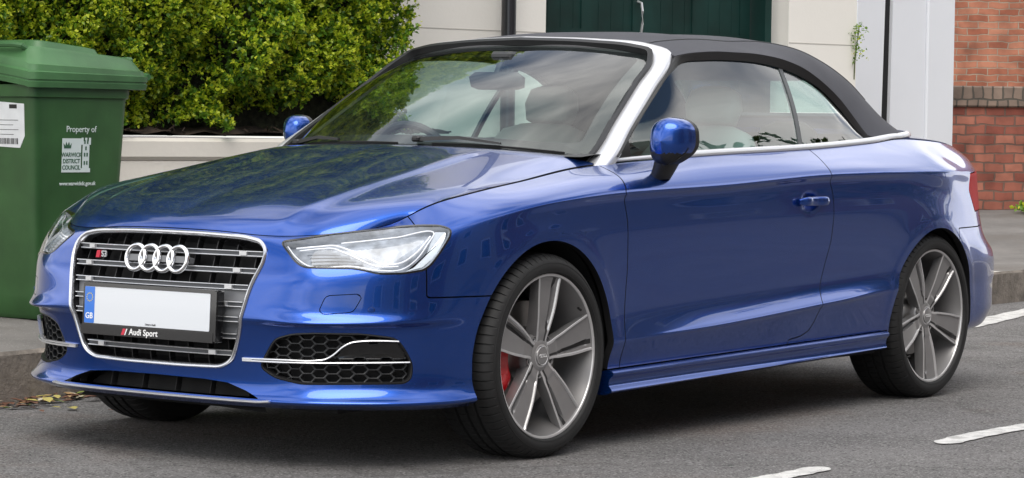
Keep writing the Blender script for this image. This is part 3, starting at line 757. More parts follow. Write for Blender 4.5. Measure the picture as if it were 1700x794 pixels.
# ---------------- headlights ----------------
for sg in (1, -1):
    hl = sub('headlight', car); lp = lens_patch.clip(lens_patch.A[:, 1] * sg)
    lp.build('lens', LENS, hl, offset=.001)
    ge = Geo(); ge.add(lp.A[:, :3] - lp.A[:, 3:6] * .030, lp.faces()); ge.build('reflector', REFLECTOR, hl)
    fo = HLr * [sg, 1]; fo2 = []
    for i in range(len(fo)):
        a, b = fo[i], fo[(i + 1) % len(fo)]; n = max(1, int(np.linalg.norm(b - a) / .02))
        for k in range(n): fo2.append(a + (b - a) * k / n)
    fo2 = np.array(fo2)
    band('lamp_gasket', fo2, [(-.0018, -.004), (-.0018, .001), (.001, .0018), (.0035, .0018), (.0035, -.012)], BLACKGLOSS, hl)
    band('lamp_side_wall', fo2, [(.004, -.001), (.006, -.010), (.009, -.032)], REFLECTOR, hl)
    # outer clear wedge behind the lens
    wd = rounded([(.985, .722), (1.022, .720), (1.012, .695), (.975, .645), (.93, .612), (.872, .600), (.90, .612), (.945, .650)], .006, 3)
    P, N = smap(wd[:, 0] * sg, wd[:, 1], -.012); Pc, _ = smap([.966 * sg], [.667], -.012); n = len(P)
    F = [(i, (i + 1) % n) for i in range(n)]; 
    ge = Geo(); m_ = len(P) // 2
    F = []
    for i in range(m_ - 1): F.append((i, i + 1, n - 2 - i, n - 1 - i))
    ge.add(P, F); ge.build('side_marker', mat('marker_pale', (.70, .76, .80), .25, .2), hl)
    for pts, r in (([(.475, .672), (.512, .642), (.556, .619), (.715, .616), (.79, .604), (.862, .607), (.915, .64), (.955, .685), (.983, .7165), (.86, .706), (.675, .687)], .0022),
                   ([(.51, .667), (.60, .676), (.655, .679), (.69, .669), (.75, .645), (.80, .623), (.86, .627), (.91, .655), (.968, .708)], .0028),
                   ([(.525, .660), (.60, .668), (.648, .670), (.685, .658), (.79, .616), (.85, .616)], .0022)):
        q = np.array(pts); q = np.vstack([curve(q, 60)]); P, N = smap(q[:, 0] * sg, q[:, 1], -.012)
        ge = Geo(); ge.tube(P, r, 8); ge.build('light_guide', LAMPWHITE, hl)
    for k, (zz, s0, s1_) in enumerate([(.657, .55, .67), (.647, .56, .70), (.637, .565, .72), (.627, .575, .74)]):
        P, N = line_on_skin([(s0, zz), ((s0 + s1_) / 2, zz + .003), (s1_, zz + .002)], -.021, 12, sg); ge = Geo()
        ge.sweep(P, [(-.005, -.0015), (.005, -.0035), (.005, .0015), (-.005, .0035)], ups=[(0, 0, 1)] * 12); ge.build('lamp_fin', REFLECTOR, hl)
    for (a, b, r) in ((.865, .672, .0),):
        if r == 0: continue
        P, N = smap([a * sg], [b], -.030); M = frame(P[0], np.cross([0, 0, 1], N[0]), (0, 0, 1)); ge = Geo()
        ge.lathe([(0, .014), (r * .5, .012), (r * .8, .006), (r, 0)], 28, 'z', M=M, mi=0); ge.lathe([(r, 0), (r + .003, .006), (r + .006, .004), (r + .008, -.004)], 28, 'z', M=M, mi=1); ge.build('projector', [CHROME, LAMPDARK], hl)
# ---------------- windscreen and its frame ----------------
def sym(P): P = np.array(P, float); return np.vstack([P[:0:-1] * [1, -1, 1], P])      # first point on the centre line, rest +y
def arcq(P, n):
    return curve(P, n)
WB = [(-.335, 0, .968), (-.365, .30, .962), (-.43, .50, .951), (-.505, .62, .942), (-.545, .665, .937)]
WT = [(-1.035, 0, 1.322), (-1.045, .25, 1.316), (-1.065, .42, 1.303), (-1.078, .515, 1.288), (-1.075, .548, 1.272)]
nb_, nt_ = 41, 24
bl_, tl_ = arcq(sym(WB), nb_), arcq(sym(WT), nb_)
G = np.zeros((nt_, nb_, 3))
for i, t in enumerate(np.linspace(0, 1, nt_)):
    G[i] = bl_ * (1 - t) + tl_ * t
    bow = math.sin(math.pi * t); G[i, :, 0] += .022 * bow; G[i, :, 2] += .020 * bow
WG = G
V, F = loft(G, False)
add('windscreen', V, F, SCREEN, car, smooth=True)
# black ceramic border on the inside of the glass
def frit(i0, i1, j0, j1): 
    q = G[i0:i1 + 1, j0:j1 + 1].copy(); return q
def gp(u, v):       # u across 0..1, v up 0..1
    a = u * (nb_ - 1); b = v * (nt_ - 1); i = int(min(b, nt_ - 2)); j = int(min(a, nb_ - 2)); fa, fb = a - j, b - i
    return (G[i, j] * (1 - fa) + G[i, j + 1] * fa) * (1 - fb) + (G[i + 1, j] * (1 - fa) + G[i + 1, j + 1] * fa) * fb - np.array([.003, 0, .004])
def uvloop(m, v0, v1, rr, n=10):
    o = rounded([(m, v0), (1 - m, v0), (1 - m, v1), (m, v1)], rr, n); out_ = []
    for i in range(len(o)):
        a, b = o[i], o[(i + 1) % len(o)]
        for k in range(4): out_.append(a + (b - a) * k / 4)
    return out_
inn = uvloop(.045, .085, .955, .05); c_ = np.array([.5, .5]); outl = []
for p in inn:
    d = p - c_; k = min(.5 / (abs(d[0]) + 1e-9), .5 / (abs(d[1]) + 1e-9)); outl.append(np.clip(c_ + d * k, 0, 1))
V = [gp(*p) for p in inn] + [gp(*p) for p in outl]; n = len(inn)
add('windscreen_border', V, [(i, i + n, (i + 1) % n + n, (i + 1) % n) for i in range(n)], mat('black_enamel', (.012, .013, .015), .35), car)
PI_ = [(-.48, .668, .895), (-.545, .668, .938), (-.70, .634, 1.040), (-.90, .590, 1.167), (-1.05, .556, 1.262), (-1.082, .530, 1.289), (-1.078, .470, 1.303), (-1.062, .30, 1.319), (-1.042, 0, 1.330)]
PO_ = [(-.465, .742, .878), (-.540, .742, .926), (-.72, .698, 1.036), (-.93, .648, 1.166), (-1.095, .607, 1.270), (-1.145, .575, 1.300), (-1.138, .490, 1.325), (-1.110, .30, 1.342), (-1.085, 0, 1.352)]
npt = 60
pi_ = curve(np.array(PI_), npt); po_ = curve(np.array(PO_), npt)
pi_ = np.vstack([pi_, pi_[-2::-1] * [1, -1, 1]]); po_ = np.vstack([po_, po_[-2::-1] * [1, -1, 1]])
outn = np.array([.35, 0, .5])
rows = []
for a, b in zip(pi_, po_):
    w = b - a; up_ = np.array([.55, .0, .84]) ; up_ = up_ - w * (up_ @ w) / (w @ w); up_ /= np.linalg.norm(up_)
    rows.append([a - up_ * .020, a + up_ * .006, a + w * .12 + up_ * .012, a + w * .5 + up_ * .014, a + w * .88 + up_ * .008, b + up_ * .000, b - up_ * .022])
V, F = loft(rows); ge = Geo(); ge.add(V, F); ge.build('windscreen_frame', SILVER, car, 50)
# rubber along the inside of the frame
ge = Geo(); ge.sweep(pi_ + np.array([.004, 0, .006]), [(-.009, -.012), (.010, -.012), (.010, .013), (-.009, .013)], ups=[(.5, 0, .85)] * len(pi_)); ge.build('windscreen_seal', SEAL, car)
# cowl panel and wipers
rows = []
for u in np.linspace(0, 1, 41):
    p = gp(u, .0) ; y = p[1]
    rows.append([p + np.array([.12 - .02 * abs(y), 0, -.030]), p + np.array([.03, 0, -.014]), p + np.array([-.01, 0, .006]), p + np.array([-.02, 0, -.05])])
V, F = loft(rows); ge = Geo(); ge.add(V, F); ge.build('cowl_panel', BLACK, car)
def gsurf(u, v, off_):
    e = .01; p = gp(u, v); n = np.cross(gp(min(u + e, 1), v) - gp(max(u - e, 0), v), gp(u, min(v + e, 1)) - gp(u, max(v - e, 0))); n /= np.linalg.norm(n)
    if n[2] < 0: n = -n
    return p + n * off_
for u0, u1, pv in ((.60, .93, .56), (.07, .50, .12)):
    wp = sub('windscreen_wiper', car)
    pts = [gsurf(u0 + (u1 - u0) * t, .004 + .03 * math.sin(math.pi * t) * .3, .004) for t in np.linspace(0, 1, 14)]
    ge = Geo(); ge.sweep(pts, [(-.004, -.007), (.004, -.007), (.002, .005), (-.002, .005)], up=(.5, 0, .85)); ge.build('wiper_blade', BLACK, wp)
    a = gsurf(pv, .012, .02); mid = pts[7] + np.array([.004, 0, .012]); ge = Geo(); ge.sweep([a, a * .5 + mid * .5 + np.array([.0, 0, .012]), mid], [(-.010, -.006), (.010, -.006), (.007, .006), (-.007, .006)], scale=[1.2, .9, .6]); ge.box(a, (.04, .03, .02), bev=.006); ge.build('wiper_arm', BLACK, wp)
# ---------------- soft top ----------------
ER = np.array([(-1.125, .606, 1.285), (-1.20, .612, 1.297), (-1.43, .615, 1.309), (-1.60, .615, 1.309), (-1.78, .615, 1.300), (-1.97, .621, 1.270), (-2.10, .637, 1.218), (-2.215, .660, 1.145), (-2.28, .688, 1.072), (-2.325, .722, 1.010), (-2.42, .722, 1.012), (-2.56, .712, 1.018), (-2.74, .655, 1.028)])
CR = np.array([(-1.085, 0, 1.345), (-1.17, 0, 1.362), (-1.38, 0, 1.382), (-1.56, 0, 1.388), (-1.78, 0, 1.388), (-2.03, 0, 1.380), (-2.22, 0, 1.362), (-2.44, 0, 1.325), (-2.63, 0, 1.285), (-2.80, 0, 1.222), (-2.90, 0, 1.160), (-2.98, 0, 1.092), (-3.03, 0, 1.040)])
nbb = 110; naa = 65
tpar = np.r_[0, np.cumsum(np.linalg.norm(np.diff(ER, axis=0), axis=1))]; tpar /= tpar[-1]; q = np.linspace(0, 1, nbb)
e_ = blur(pchip(tpar, ER, q), 1.5, 0); c_ = blur(pchip(tpar, CR, q), 3, 0)
av = np.linspace(-1, 1, naa)
GT = np.zeros((nbb, naa, 3))
for i in range(nbb):
    rear = sstep(.30, .62, q[i]); pw = 3.3 * (1 - rear) + 7.5 * rear
    for j, a in enumerate(av):
        A_ = abs(a); yy = math.sin(A_ * math.pi / 2 * .999) ** 1.0 if False else A_
        y = e_[i, 1] * (1 - (1 - A_)**1.25)
        k = (y / e_[i, 1])
        z = e_[i, 2] + (c_[i, 2] - e_[i, 2]) * (1 - k**pw)
        x = c_[i, 0] + (e_[i, 0] - c_[i, 0]) * (k**2)
        GT[i, j] = (x, math.copysign(y, a), z)
# stitched seam above each side window, and slight slack between the bows
seamk = np.exp(-((np.abs(av) - .70) / .022)**2)[None] * (1 - sstep(.78, .9, q))[:, None] * sstep(.02, .06, q)[:, None]
GT[..., 2] += .004 * seamk
GT[..., 2] -= (.004 * (1 - np.abs(av)[None]**2) * (.5 - .5 * np.cos(2 * math.pi * np.clip(q / .62, 0, 1) * 3))[:, None])
GT = blur(GT, .7, 1)
NT_ = grid_normals(GT); 
if NT_[50, 32, 2] < 0: NT_ = -NT_
Ts = Surf.grid(GT, NT_, np.zeros(GT.shape[:2] + (3,)))
q0 = Ts.Q[3000]; n0 = np.cross(Ts.A[q0[1], :3] - Ts.A[q0[0], :3], Ts.A[q0[2], :3] - Ts.A[q0[0], :3])
if n0 @ Ts.A[q0[0], 3:6] < 0: Ts.Q = Ts.Q[:, ::-1]
st = sub('soft_top', car)
# heated rear window opening
rw = rounded([(-.40, 1.105), (.40, 1.105), (.36, 1.255), (-.36, 1.255)], .03, 4)
d_ = sdf(Ts.A[:, [1, 2]], rw); d_ = np.where(Ts.A[:, 0] < -2.3, d_, -1)
Ts.clip(-d_ - .003).build('canvas_skin', CANVAS, st, flange=.016); Ts.clip(d_).build('rear_window', GLASS, st)
Ts.clip(-d_ - .003).build('roof_lining', LINING, st, offset=-.030)
for k_, rr_ in ((.70, .0022),):
    for sg in (1, -1):
        j = int(round((sg * k_ + 1) / 2 * (naa - 1))); P = GT[3:int(nbb * .80), j] + np.array([0, 0, .0005]); ge = Geo(); ge.tube(P, rr_ * 1.2, 6); ge.build('seam_piping', SEAL, st)
ge = Geo(); P = [gp(u, 1) for u in np.linspace(.03, .97, 30)]
# headliner bow behind the header
ge.sweep([p + np.array([-.05, 0, .012]) for p in P], [(-.05, -.02), (.05, -.02), (.05, .008), (-.05, .008)]); ge.build('header_lining', LINING, st)
# ---------------- side glazing ----------------
def belt(x, dz=0):
    s = np.interp(-x, -G1[-1, :, 0], s1); p = toprow(s)[0]; return np.array([x, p[1], p[2] + dz])
GTOP = np.array([(-.575, .735, .940), (-.70, .706, 1.020), (-.90, .658, 1.140), (-1.06, .622, 1.228), (-1.17, .603, 1.268), (-1.30, .600, 1.279), (-1.50, .600, 1.284), (-1.68, .600, 1.280), (-1.84, .602, 1.264), (-1.98, .612, 1.234), (-2.09, .628, 1.193), (-2.19, .652, 1.125), (-2.26, .682, 1.052), (-2.30, .712, 1.006)])
gt = curve(GTOP, 80)
for sg in (1, -1):
    gl = sub('side_window', car); rows = []
    for p in gt:
        b = belt(p[0], .004); b[1] -= .012; r = []
        for t in np.linspace(0, 1, 14):
            w = b * (1 - t) + p * t; w = w + np.array([0, .012 * math.sin(math.pi * t) * min(1, (p[2] - b[2]) / .2), 0]); r.append(w * [1, sg, 1])
        rows.append(r)
    Gs = np.array(rows); N_ = grid_normals(Gs); N_ *= np.sign(N_[40, 7, 1] * sg)
    Sg = Surf.grid(Gs, N_, np.zeros(Gs.shape[:2] + (3,)))
    f0 = Sg.Q[500]; n0 = np.cross(Sg.A[f0[1], :3] - Sg.A[f0[0], :3], Sg.A[f0[2], :3] - Sg.A[f0[0], :3])
    if n0 @ Sg.A[f0[0], 3:6] < 0: Sg.Q = Sg.Q[:, ::-1]
    div = lambda A: (A[:, 0] + 1.755 + (A[:, 2] - .97) * .31)       # >0 in front of the divider
    mtri = lambda A: -(A[:, 0] + .675)
    a_ = Sg.clip(div(Sg.A) - .010); a_ = a_.clip(-(a_.A[:, 0] + .668)); a_.build('door_glass', GLASS, gl)
    b_ = Sg.clip(-div(Sg.A) - .010); b_.build('quarter_glass', GLASS, gl)
    c2 = Sg.clip(div(Sg.A) + .013); c2 = c2.clip(.013 - div(c2.A)); c2.build('window_divider', mat('divider_grey', (.06, .066, .07), .4), gl, offset=.003, flange=.012)
    c3 = Sg.clip(Sg.A[:, 0] + .668); c3.build('mirror_mount', BLACK, gl, offset=.003, flange=.012)
    # seal between glass and canvas
    rows = []
    tt = np.linspace(0, 1, 80)
    outer = np.vstack([curve(np.array([(-.570, .748, .938), (-.72, .706, 1.036), (-.93, .655, 1.160), (-1.09, .615, 1.258)]), 26), blur(pchip(tpar, ER, np.linspace(0, tpar[9], 54)), 1, 0) + np.array([0, .001, -.002])])
    for a, b in zip(gt, outer):
        a = a + np.array([0, .001, -.003]); rows.append([(a + np.array([0, -.012, 0])) * [1, sg, 1], (a + np.array([0, .008, -.002])) * [1, sg, 1], (a * .5 + b * .5 + np.array([0, .006, .002])) * [1, sg, 1], (b + np.array([0, .003, 0])) * [1, sg, 1], (b + np.array([0, -.02, 0])) * [1, sg, 1]])
    V, F = loft(rows, flip=sg < 0); ge = Geo(); ge.add(V, F); ge.build('window_seal', SEAL, gl, 50)
    # bright strip along the waistline
    xs = np.r_[np.linspace(-.548, -2.60, 90)]
    P = np.array([belt(x, .006) for x in xs]); s_e = np.interp(2.60, -G1[-1, :, 0], s1)
    ex = [(-2.715, .685, 1.022), (-2.81, .63, 1.024), (-2.91, .48, 1.032), (-3.01, .25, 1.038), (-3.05, 0, 1.040)]
    P = np.vstack([P, curve(np.vstack([P[-1], ex]), 20)[1:]])
    sc = .84 * np.r_[np.linspace(.55, .62, 12), np.linspace(.8, 1, 8), np.ones(len(P) - 20)]
    P = P * [1, sg, 1]; pr = np.array([(-.010, -.012), (.008, -.012), (.0105, -.008), (.007, .004), (-.002, .0125), (-.014, .0125)]) * [sg, 1]
    ge = Geo(); ge.sweep(P, pr if sg > 0 else pr[::-1], scale=sc); ge.build('waistline_strip', SILVER, car, 50)
# rear deck / boot lid
SD = np.interp(2.62, -G1[-1, :, 0], s1); s_end = s1[-1]
na, nb = 61, 40; a = np.linspace(-1, 1, na); b = np.linspace(0, 1, nb); Gd = np.zeros((nb, na, 3))
sc_ = SD + (s_end - SD) * .60
fr = curve(np.array([(-2.72, 0, 1.040), (-2.71, .3, 1.038), (-2.66, .5, 1.034), tuple(toprow(SD)[0])]), 31); Eb = toprow(SD + (sc_ - SD) * b); Rr = toprow(s_end - (s_end - sc_) * np.linspace(0, 1, 31)); Cb = np.stack([fr[0, 0] + (Rr[0, 0] - fr[0, 0]) * b, 0 * b, 1.040 + (Rr[0, 2] - 1.040) * b**1.3 + .012 * np.sin(math.pi * b)], -1)
for i, bb in enumerate(b):
    for j, x in enumerate(a):
        xa = abs(x); k = int(round(xa * 30)); m = [1, math.copysign(1, x), 1]
        Gd[i, j] = (1 - bb) * fr[k] * m + bb * Rr[k] * m + (1 - xa) * Cb[i] + xa * Eb[i] * m - ((1 - bb) * ((1 - xa) * Cb[0] + xa * Eb[0] * m) + bb * ((1 - xa) * Cb[-1] + xa * Eb[-1] * m))
        Gd[i, j, 2] += .012 * (1 - xa**4) * math.sin(math.pi * bb)
Nd = grid_normals(Gd); Nd *= np.sign(Nd[20, 30, 2]); Ds = Surf.grid(Gd, Nd, np.zeros(Gd.shape[:2] + (3,)))
f0 = Ds.Q[900]; n0 = np.cross(Ds.A[f0[1], :3] - Ds.A[f0[0], :3], Ds.A[f0[2], :3] - Ds.A[f0[0], :3])
if n0[2] < 0: Ds.Q = Ds.Q[:, ::-1]
Ds.build('boot_lid', PAINT, car, flange=.02)
# ---------------- door handles and mirrors ----------------
for sg in (1, -1):
    x0, x1 = -1.505, -1.700; pts = []
    for t in np.linspace(0, 1, 12):
        x = x0 + (x1 - x0) * t; s = np.interp(-x, -G1[60, :, 0], s1); p, n = smap(sg * s, .776, .008 + .020 * min(1, 6 * min(t, 1 - t) + .15)); pts.append(p[0])
    pr = rounded([(-.007, -.017), (.007, -.016), (.011, 0), (.007, .016), (-.007, .017)], .006, 3)
    dh = sub('door_handle', doors[sg]); ge = Geo(); ge.sweep(pts, pr * [sg, 1], scale=[.55, .85] + [1] * 8 + [.9, .7]); ge.build('handle_bar', PAINT, dh, 50)
# mirrors: superellipsoid shell
def mirror_shell(sg, C0=(-.655, .898, .990), ys_=1, zs_=1):
    mr = sub('door_mirror', car); C0 = np.array(C0)
    def pt(u, v, k=1):      # u around, v from nose (front) to rim (rear)
        ca, sa = math.cos(u), math.sin(u); e = .66
        yy = math.copysign(abs(ca)**e, ca); zz = math.copysign(abs(sa)**e, sa)
        w = (math.sin(v * math.pi / 2))**.55; x = .066 * max(0, math.cos(v * math.pi / 2))**.62
        hy = .068; hz = .079
        z = zz * hz * w; y = yy * hy * w
        z *= 1 - .20 * (yy * w if yy > 0 else -yy * w * .1)       # tapers outboard
        z *= zs_; y *= ys_
        if zz < 0 and yy > 0: z *= 1 - .22 * yy
        z += .006 * w * yy
        x2 = x - .030 * max(0, yy) * w - .012 * w
        return C0 + np.array([x2, y, z]) * k
    nu, nv = 48, 16
    rows = [[pt(2 * math.pi * j / nu, i / (nv - 1)) for j in range(nu)] for i in range(nv)]
    rim = [p + np.array([-.022, 0, 0]) for p in rows[-1]]; rim2 = [C0 + (p - C0) * [1, .93, .93] for p in rim]
    rows += [rim, rim2]
    Gq = np.array(rows); n, m = Gq.shape[:2]; V = Gq.reshape(-1, 3) * [1, sg, 1]; F = []; mi = []
    for i in range(n - 1):
        for j in range(m):
            k = (j + 1) % m; q = (i * m + j, i * m + k, (i + 1) * m + k, (i + 1) * m + j); F.append(q if sg > 0 else q[::-1])
            zc = Gq[i, j, 2]; mi.append(1 if (zc < C0[2] - .036 - .012 * (Gq[i, j, 1] - C0[1]) / .09 or i >= nv - 1) else 0)
    F.append(tuple(range((n - 1) * m, n * m)) if sg > 0 else tuple(range((n - 1) * m, n * m))[::-1]); mi.append(2)
    o = autosmooth(add('mirror_housing', V, F, [PAINT, BLACK, BLACK], mr, mi=mi), 60)
    # mirror glass
    g_ = np.array([C0 + (p - C0) * [1, .90, .90] + np.array([-.002, 0, 0]) for p in rim]) * [1, sg, 1]; add('mirror_glass', g_, [tuple(range(m)) if sg > 0 else tuple(range(m))[::-1]], CHROME, mr, smooth=False)
    seam_ = [Gq[int(nv * .78), j] + np.array([.0015, 0, 0]) for j in range(nu * 5 // 8 + 2, nu * 7 // 8 + 4)]; ge = Geo(); ge.tube([q * [1, sg, 1] for q in seam_], .0022, 6); ge.build('indicator_strip', BLACKGLOSS, mr)
    # foot
    rows = []
    for t in np.linspace(0, 1, 8):
        c = np.array([C0[0] - .017 - .010 * t, C0[1] - .020 - .045 * t**1.1, C0[2] - .056 - .080 * t]); a1, b1 = .052 - .008 * t, .046 - .012 * t
        rows.append([(c + np.array([a1 * math.cos(u), b1 * math.sin(u), .010 * math.sin(u)])) * [1, sg, 1] for u in np.linspace(0, 2 * math.pi, 17)[:-1]])
    Gq = np.array(rows); n, m = Gq.shape[:2]; F = [(i * m + j, i * m + (j + 1) % m, (i + 1) * m + (j + 1) % m, (i + 1) * m + j) for i in range(n - 1) for j in range(m)]; F.append(tuple(range(m)))
    ge = Geo(); ge.add(Gq.reshape(-1, 3), F if sg < 0 else [f[::-1] for f in F]); ge.build('mirror_foot', BLACK, mr, 50)
mirror_shell(1); mirror_shell(-1, (-.765, .815, 1.000), .85, .80)
# ---------------- cabin ----------------
ge = Geo(); rows = []
for y in np.linspace(-.70, .70, 29):
    w = 1 - .10 * (abs(y) / .7)**2; hump = .025 * math.exp(-((y + .37) / .17)**2)
    rows.append([(-.36 - .12 * abs(y)**2, y, .935), (-.52, y, .944), (-.70, y, .935 + hump), (-.80, y, .915 + hump * 1.5), (-.84, y, .87), (-.82, y, .72), (-.74, y, .50)])
V, F = loft(rows, True); ge.add(V, F); ge.build('dashboard', DASH, car, 50)
sw = sub('steering_wheel', car); ctr = np.array([-.93, -.37, .868]); ax = np.array([-.90, 0, .42]); ax /= np.linalg.norm(ax)
e1 = np.array([0, 1, 0]); e2 = np.cross(ax, e1); 
P = [ctr + .182 * (math.cos(t) * e1 + math.sin(t) * e2) for t in np.linspace(0, 2 * math.pi, 61)[:-1]]
ge = Geo(); ge.tube(P, .0145, 10, closed=True); ge.build('steering_rim', DASH, sw)
ge = Geo(); M = frame(ctr, e1, e2); ge.lathe([(0, .012), (.05, .010), (.068, -.01), (.06, -.03), (.03, -.10), (0, -.1)], 24, 'z', M=M)
for t in (0, math.pi, -math.pi / 2 if e2[2] > 0 else math.pi / 2): ge.sweep([ctr + .05 * (math.cos(t) * e1 + math.sin(t) * e2), ctr + .18 * (math.cos(t) * e1 + math.sin(t) * e2)], [(-.018, -.006), (.018, -.006), (.018, .006), (-.018, .006)], up=tuple(ax)); 
ge.build('steering_hub', DASH, sw)
def cushion(ge, rows_, flip=False):
    """rows_: (centre, halfwidth y, halfdepth, axis depth vec)"""
    R2 = []
    for c, hy, hd, dv_ in rows_:
        c = np.array(c, float); dv_ = np.array(dv_, float); r = []
        for u in np.linspace(0, 2 * math.pi, 25)[:-1]:
            cu, su = math.cos(u), math.sin(u); r.append(c + np.array([0, hy * math.copysign(abs(cu)**.55, cu), 0]) + dv_ * hd * math.copysign(abs(su)**.6, su))
        R2.append(r)
    Gq = np.array(R2); n, m = Gq.shape[:2]; F = [(i * m + j, i * m + (j + 1) % m, (i + 1) * m + (j + 1) % m, (i + 1) * m + j) for i in range(n - 1) for j in range(m)] + [tuple(range(m))[::-1], tuple(range((n - 1) * m, n * m))]
    ge.add(Gq.reshape(-1, 3), F)
for y in (.37, -.37):
    seat = sub('front_seat', car)
    ge = Geo(); cushion(ge, [((-1.05, y, .50), .20, .04, (0, 0, 1)), ((-1.10, y, .51), .25, .07, (0, 0, 1)), ((-1.45, y, .47), .26, .08, (0, 0, 1)), ((-1.58, y, .47), .22, .05, (0, 0, 1))]); ge.build('seat_cushion', SEATM, seat, 60)
    ge = Geo(); dvv = (.94, 0, .34)
    cushion(ge, [((-1.50, y, .46), .21, .05, dvv), ((-1.53, y, .52), .25, .075, dvv), ((-1.60, y, .72), .265, .085, dvv), ((-1.68, y, .92), .25, .075, dvv), ((-1.72, y, 1.01), .19, .055, dvv), ((-1.735, y, 1.035), .12, .03, dvv)]); ge.build('seat_backrest', SEATM, seat, 60)
    ge = Geo(); cushion(ge, [((-1.745, y, 1.045), .07, .02, dvv), ((-1.75, y, 1.052), .10, .042, dvv), ((-1.765, y, 1.11), .115, .050, dvv), ((-1.78, y, 1.165), .10, .043, dvv), ((-1.785, y, 1.185), .06, .02, dvv)]); ge.build('headrest', SEATM, seat, 60)
rs = sub('rear_seat', car); ge = Geo(); cushion(ge, [((-2.20, 0, .50), .56, .05, (1, 0, .3)), ((-2.25, 0, .58), .60, .08, (1, 0, .3)), ((-2.36, 0, .86), .60, .08, (1, 0, .3)), ((-2.40, 0, .93), .56, .04, (1, 0, .3))]); ge.build('rear_backrest', SEATM, rs, 60)
for y in (.30, -.30):
    ge = Geo(); cushion(ge, [((-2.41, y, .94), .08, .02, (1, 0, .3)), ((-2.42, y, .96), .12, .045, (1, 0, .3)), ((-2.44, y, 1.03), .12, .045, (1, 0, .3)), ((-2.45, y, 1.06), .07, .02, (1, 0, .3))]); ge.build('rear_headrest', SEATM, rs, 60)
ge = Geo(); ge.box((-2.62, 0, .93), (.42, 1.3, .04), bev=.01); ge.box((-1.5, 0, .36), (2.0, 1.40, .03)); ge.box((-1.5, 0, .43), (1.1, .16, .22), bev=.03); ge.box((-2.45, 0, .62), (.03, 1.35, .55)); ge.build('cabin_floor', DASH, car)
for sg in (1, -1):
    rows = [[(x, sg * (belt(x)[1] - .035), belt(x)[2] - .005), (x, sg * .745, .82), (x, sg * .74, .60), (x, sg * .735, .34)] for x in np.linspace(-.56, -2.30, 20)]
    V, F = loft(rows, flip=sg > 0); ge = Geo(); ge.add(V, F); ge.build('door_card', DASH, car, 50)
im = sub('interior_mirror', car); ge = Geo(); cushion(ge, [((-.905, .0, 1.162), .09, .010, (1, 0, .2)), ((-.905, 0, 1.170), .115, .018, (1, 0, .2)), ((-.900, 0, 1.205), .120, .020, (1, 0, .2)), ((-.897, 0, 1.222), .095, .010, (1, 0, .2))]); ge.build('mirror_case', DASH, im, 60)
ge = Geo(); ge.tube([(-.90, 0, 1.215), (-.93, 0, 1.265), (-.95, 0, 1.285)], .013, 10); ge.box((-.965, 0, 1.283), (.10, .09, .03), bev=.01); ge.build('mirror_stalk', DASH, im)
for sg in (1, -1):
    ge = Geo(); ge.box((-1.16, sg * .33, 1.292), (.13, .34, .012), bev=.005); ge.build('sun_visor', LINING, car)
    pass
# ---------------- wheels ----------------
def tyre_geo():
    ge = Geo(); nseg = 70
    prof = [(.2580, -.012), (.2588, .000), (.2625, .0065), (.272, .0105), (.286, .0105), (.2985, .006), (.3085, -.004), (.3155, -.014), (.3195, -.025)]
    tread = [(.3215, -.045), (.3222, -.060), (.3145, -.062), (.3145, -.070), (.3225, -.072), (.3232, -.098), (.3150, -.100), (.3150, -.108), (.3232, -.110), (.3232, -.138), (.3150, -.140), (.3150, -.148), (.3225, -.150), (.3222, -.165)]
    back = [(.3205, -.190), (.3155, -.203), (.3085, -.213), (.2985, -.222), (.272, -.226), (.250, -.216), (.245, -.205)]
    full = prof + tread + back; k = len(full); V = []; ns = nseg * 4
    for i in range(ns):
        a = 2 * math.pi * (i // 4 + (0, .80, .84, .96)[i % 4]) / nseg; groove = i % 4 in (2, 3)
        for j, (r, h) in enumerate(full):
            r2 = r
            if groove and (len(prof) - 3 <= j <= len(prof)): r2 = r - .0045
            if groove and 14 <= j - 0 and j in (13, 14, 17, 18): r2 = r - .0035
            if groove and j > len(prof) + len(tread) - 2 and j < len(prof) + len(tread) + 2: r2 = r - .0045
            sw = .003 * max(0, (j - len(prof) + 3)) * 0
            V.append((r2 * math.cos(a), h, r2 * math.sin(a)))
    F = [(i * k + j, ((i + 1) % ns) * k + j, ((i + 1) % ns) * k + j + 1, i * k + j + 1) for i in range(ns) for j in range(k - 1)]
    ge.add(V, F)
    # raised rings and blocks of moulding on the sidewall
    for r, h in ((.2655, .0082), (.2915, .0088)): ge.lathe([(r - .0012, h - .001), (r - .0008, h + .0010), (r + .0008, h + .0010), (r + .0012, h - .001)], 90, 'y')
    return ge
def rim_geo():
    ge = Geo()
    ge.lathe([(.2575, -.012), (.2585, -.003), (.2575, .0), (.2535, .0005), (.2505, -.0005), (.2490, -.004)], 110, 'y', mi=[1, 0, 0, 0, 0])
    ge.lathe([(.2490, -.004), (.2470, -.010), (.2430, -.022), (.2360, -.045), (.2300, -.075), (.2270, -.13), (.2300, -.19), (.2400, -.205)], 110, 'y', mi=1)
    return ge
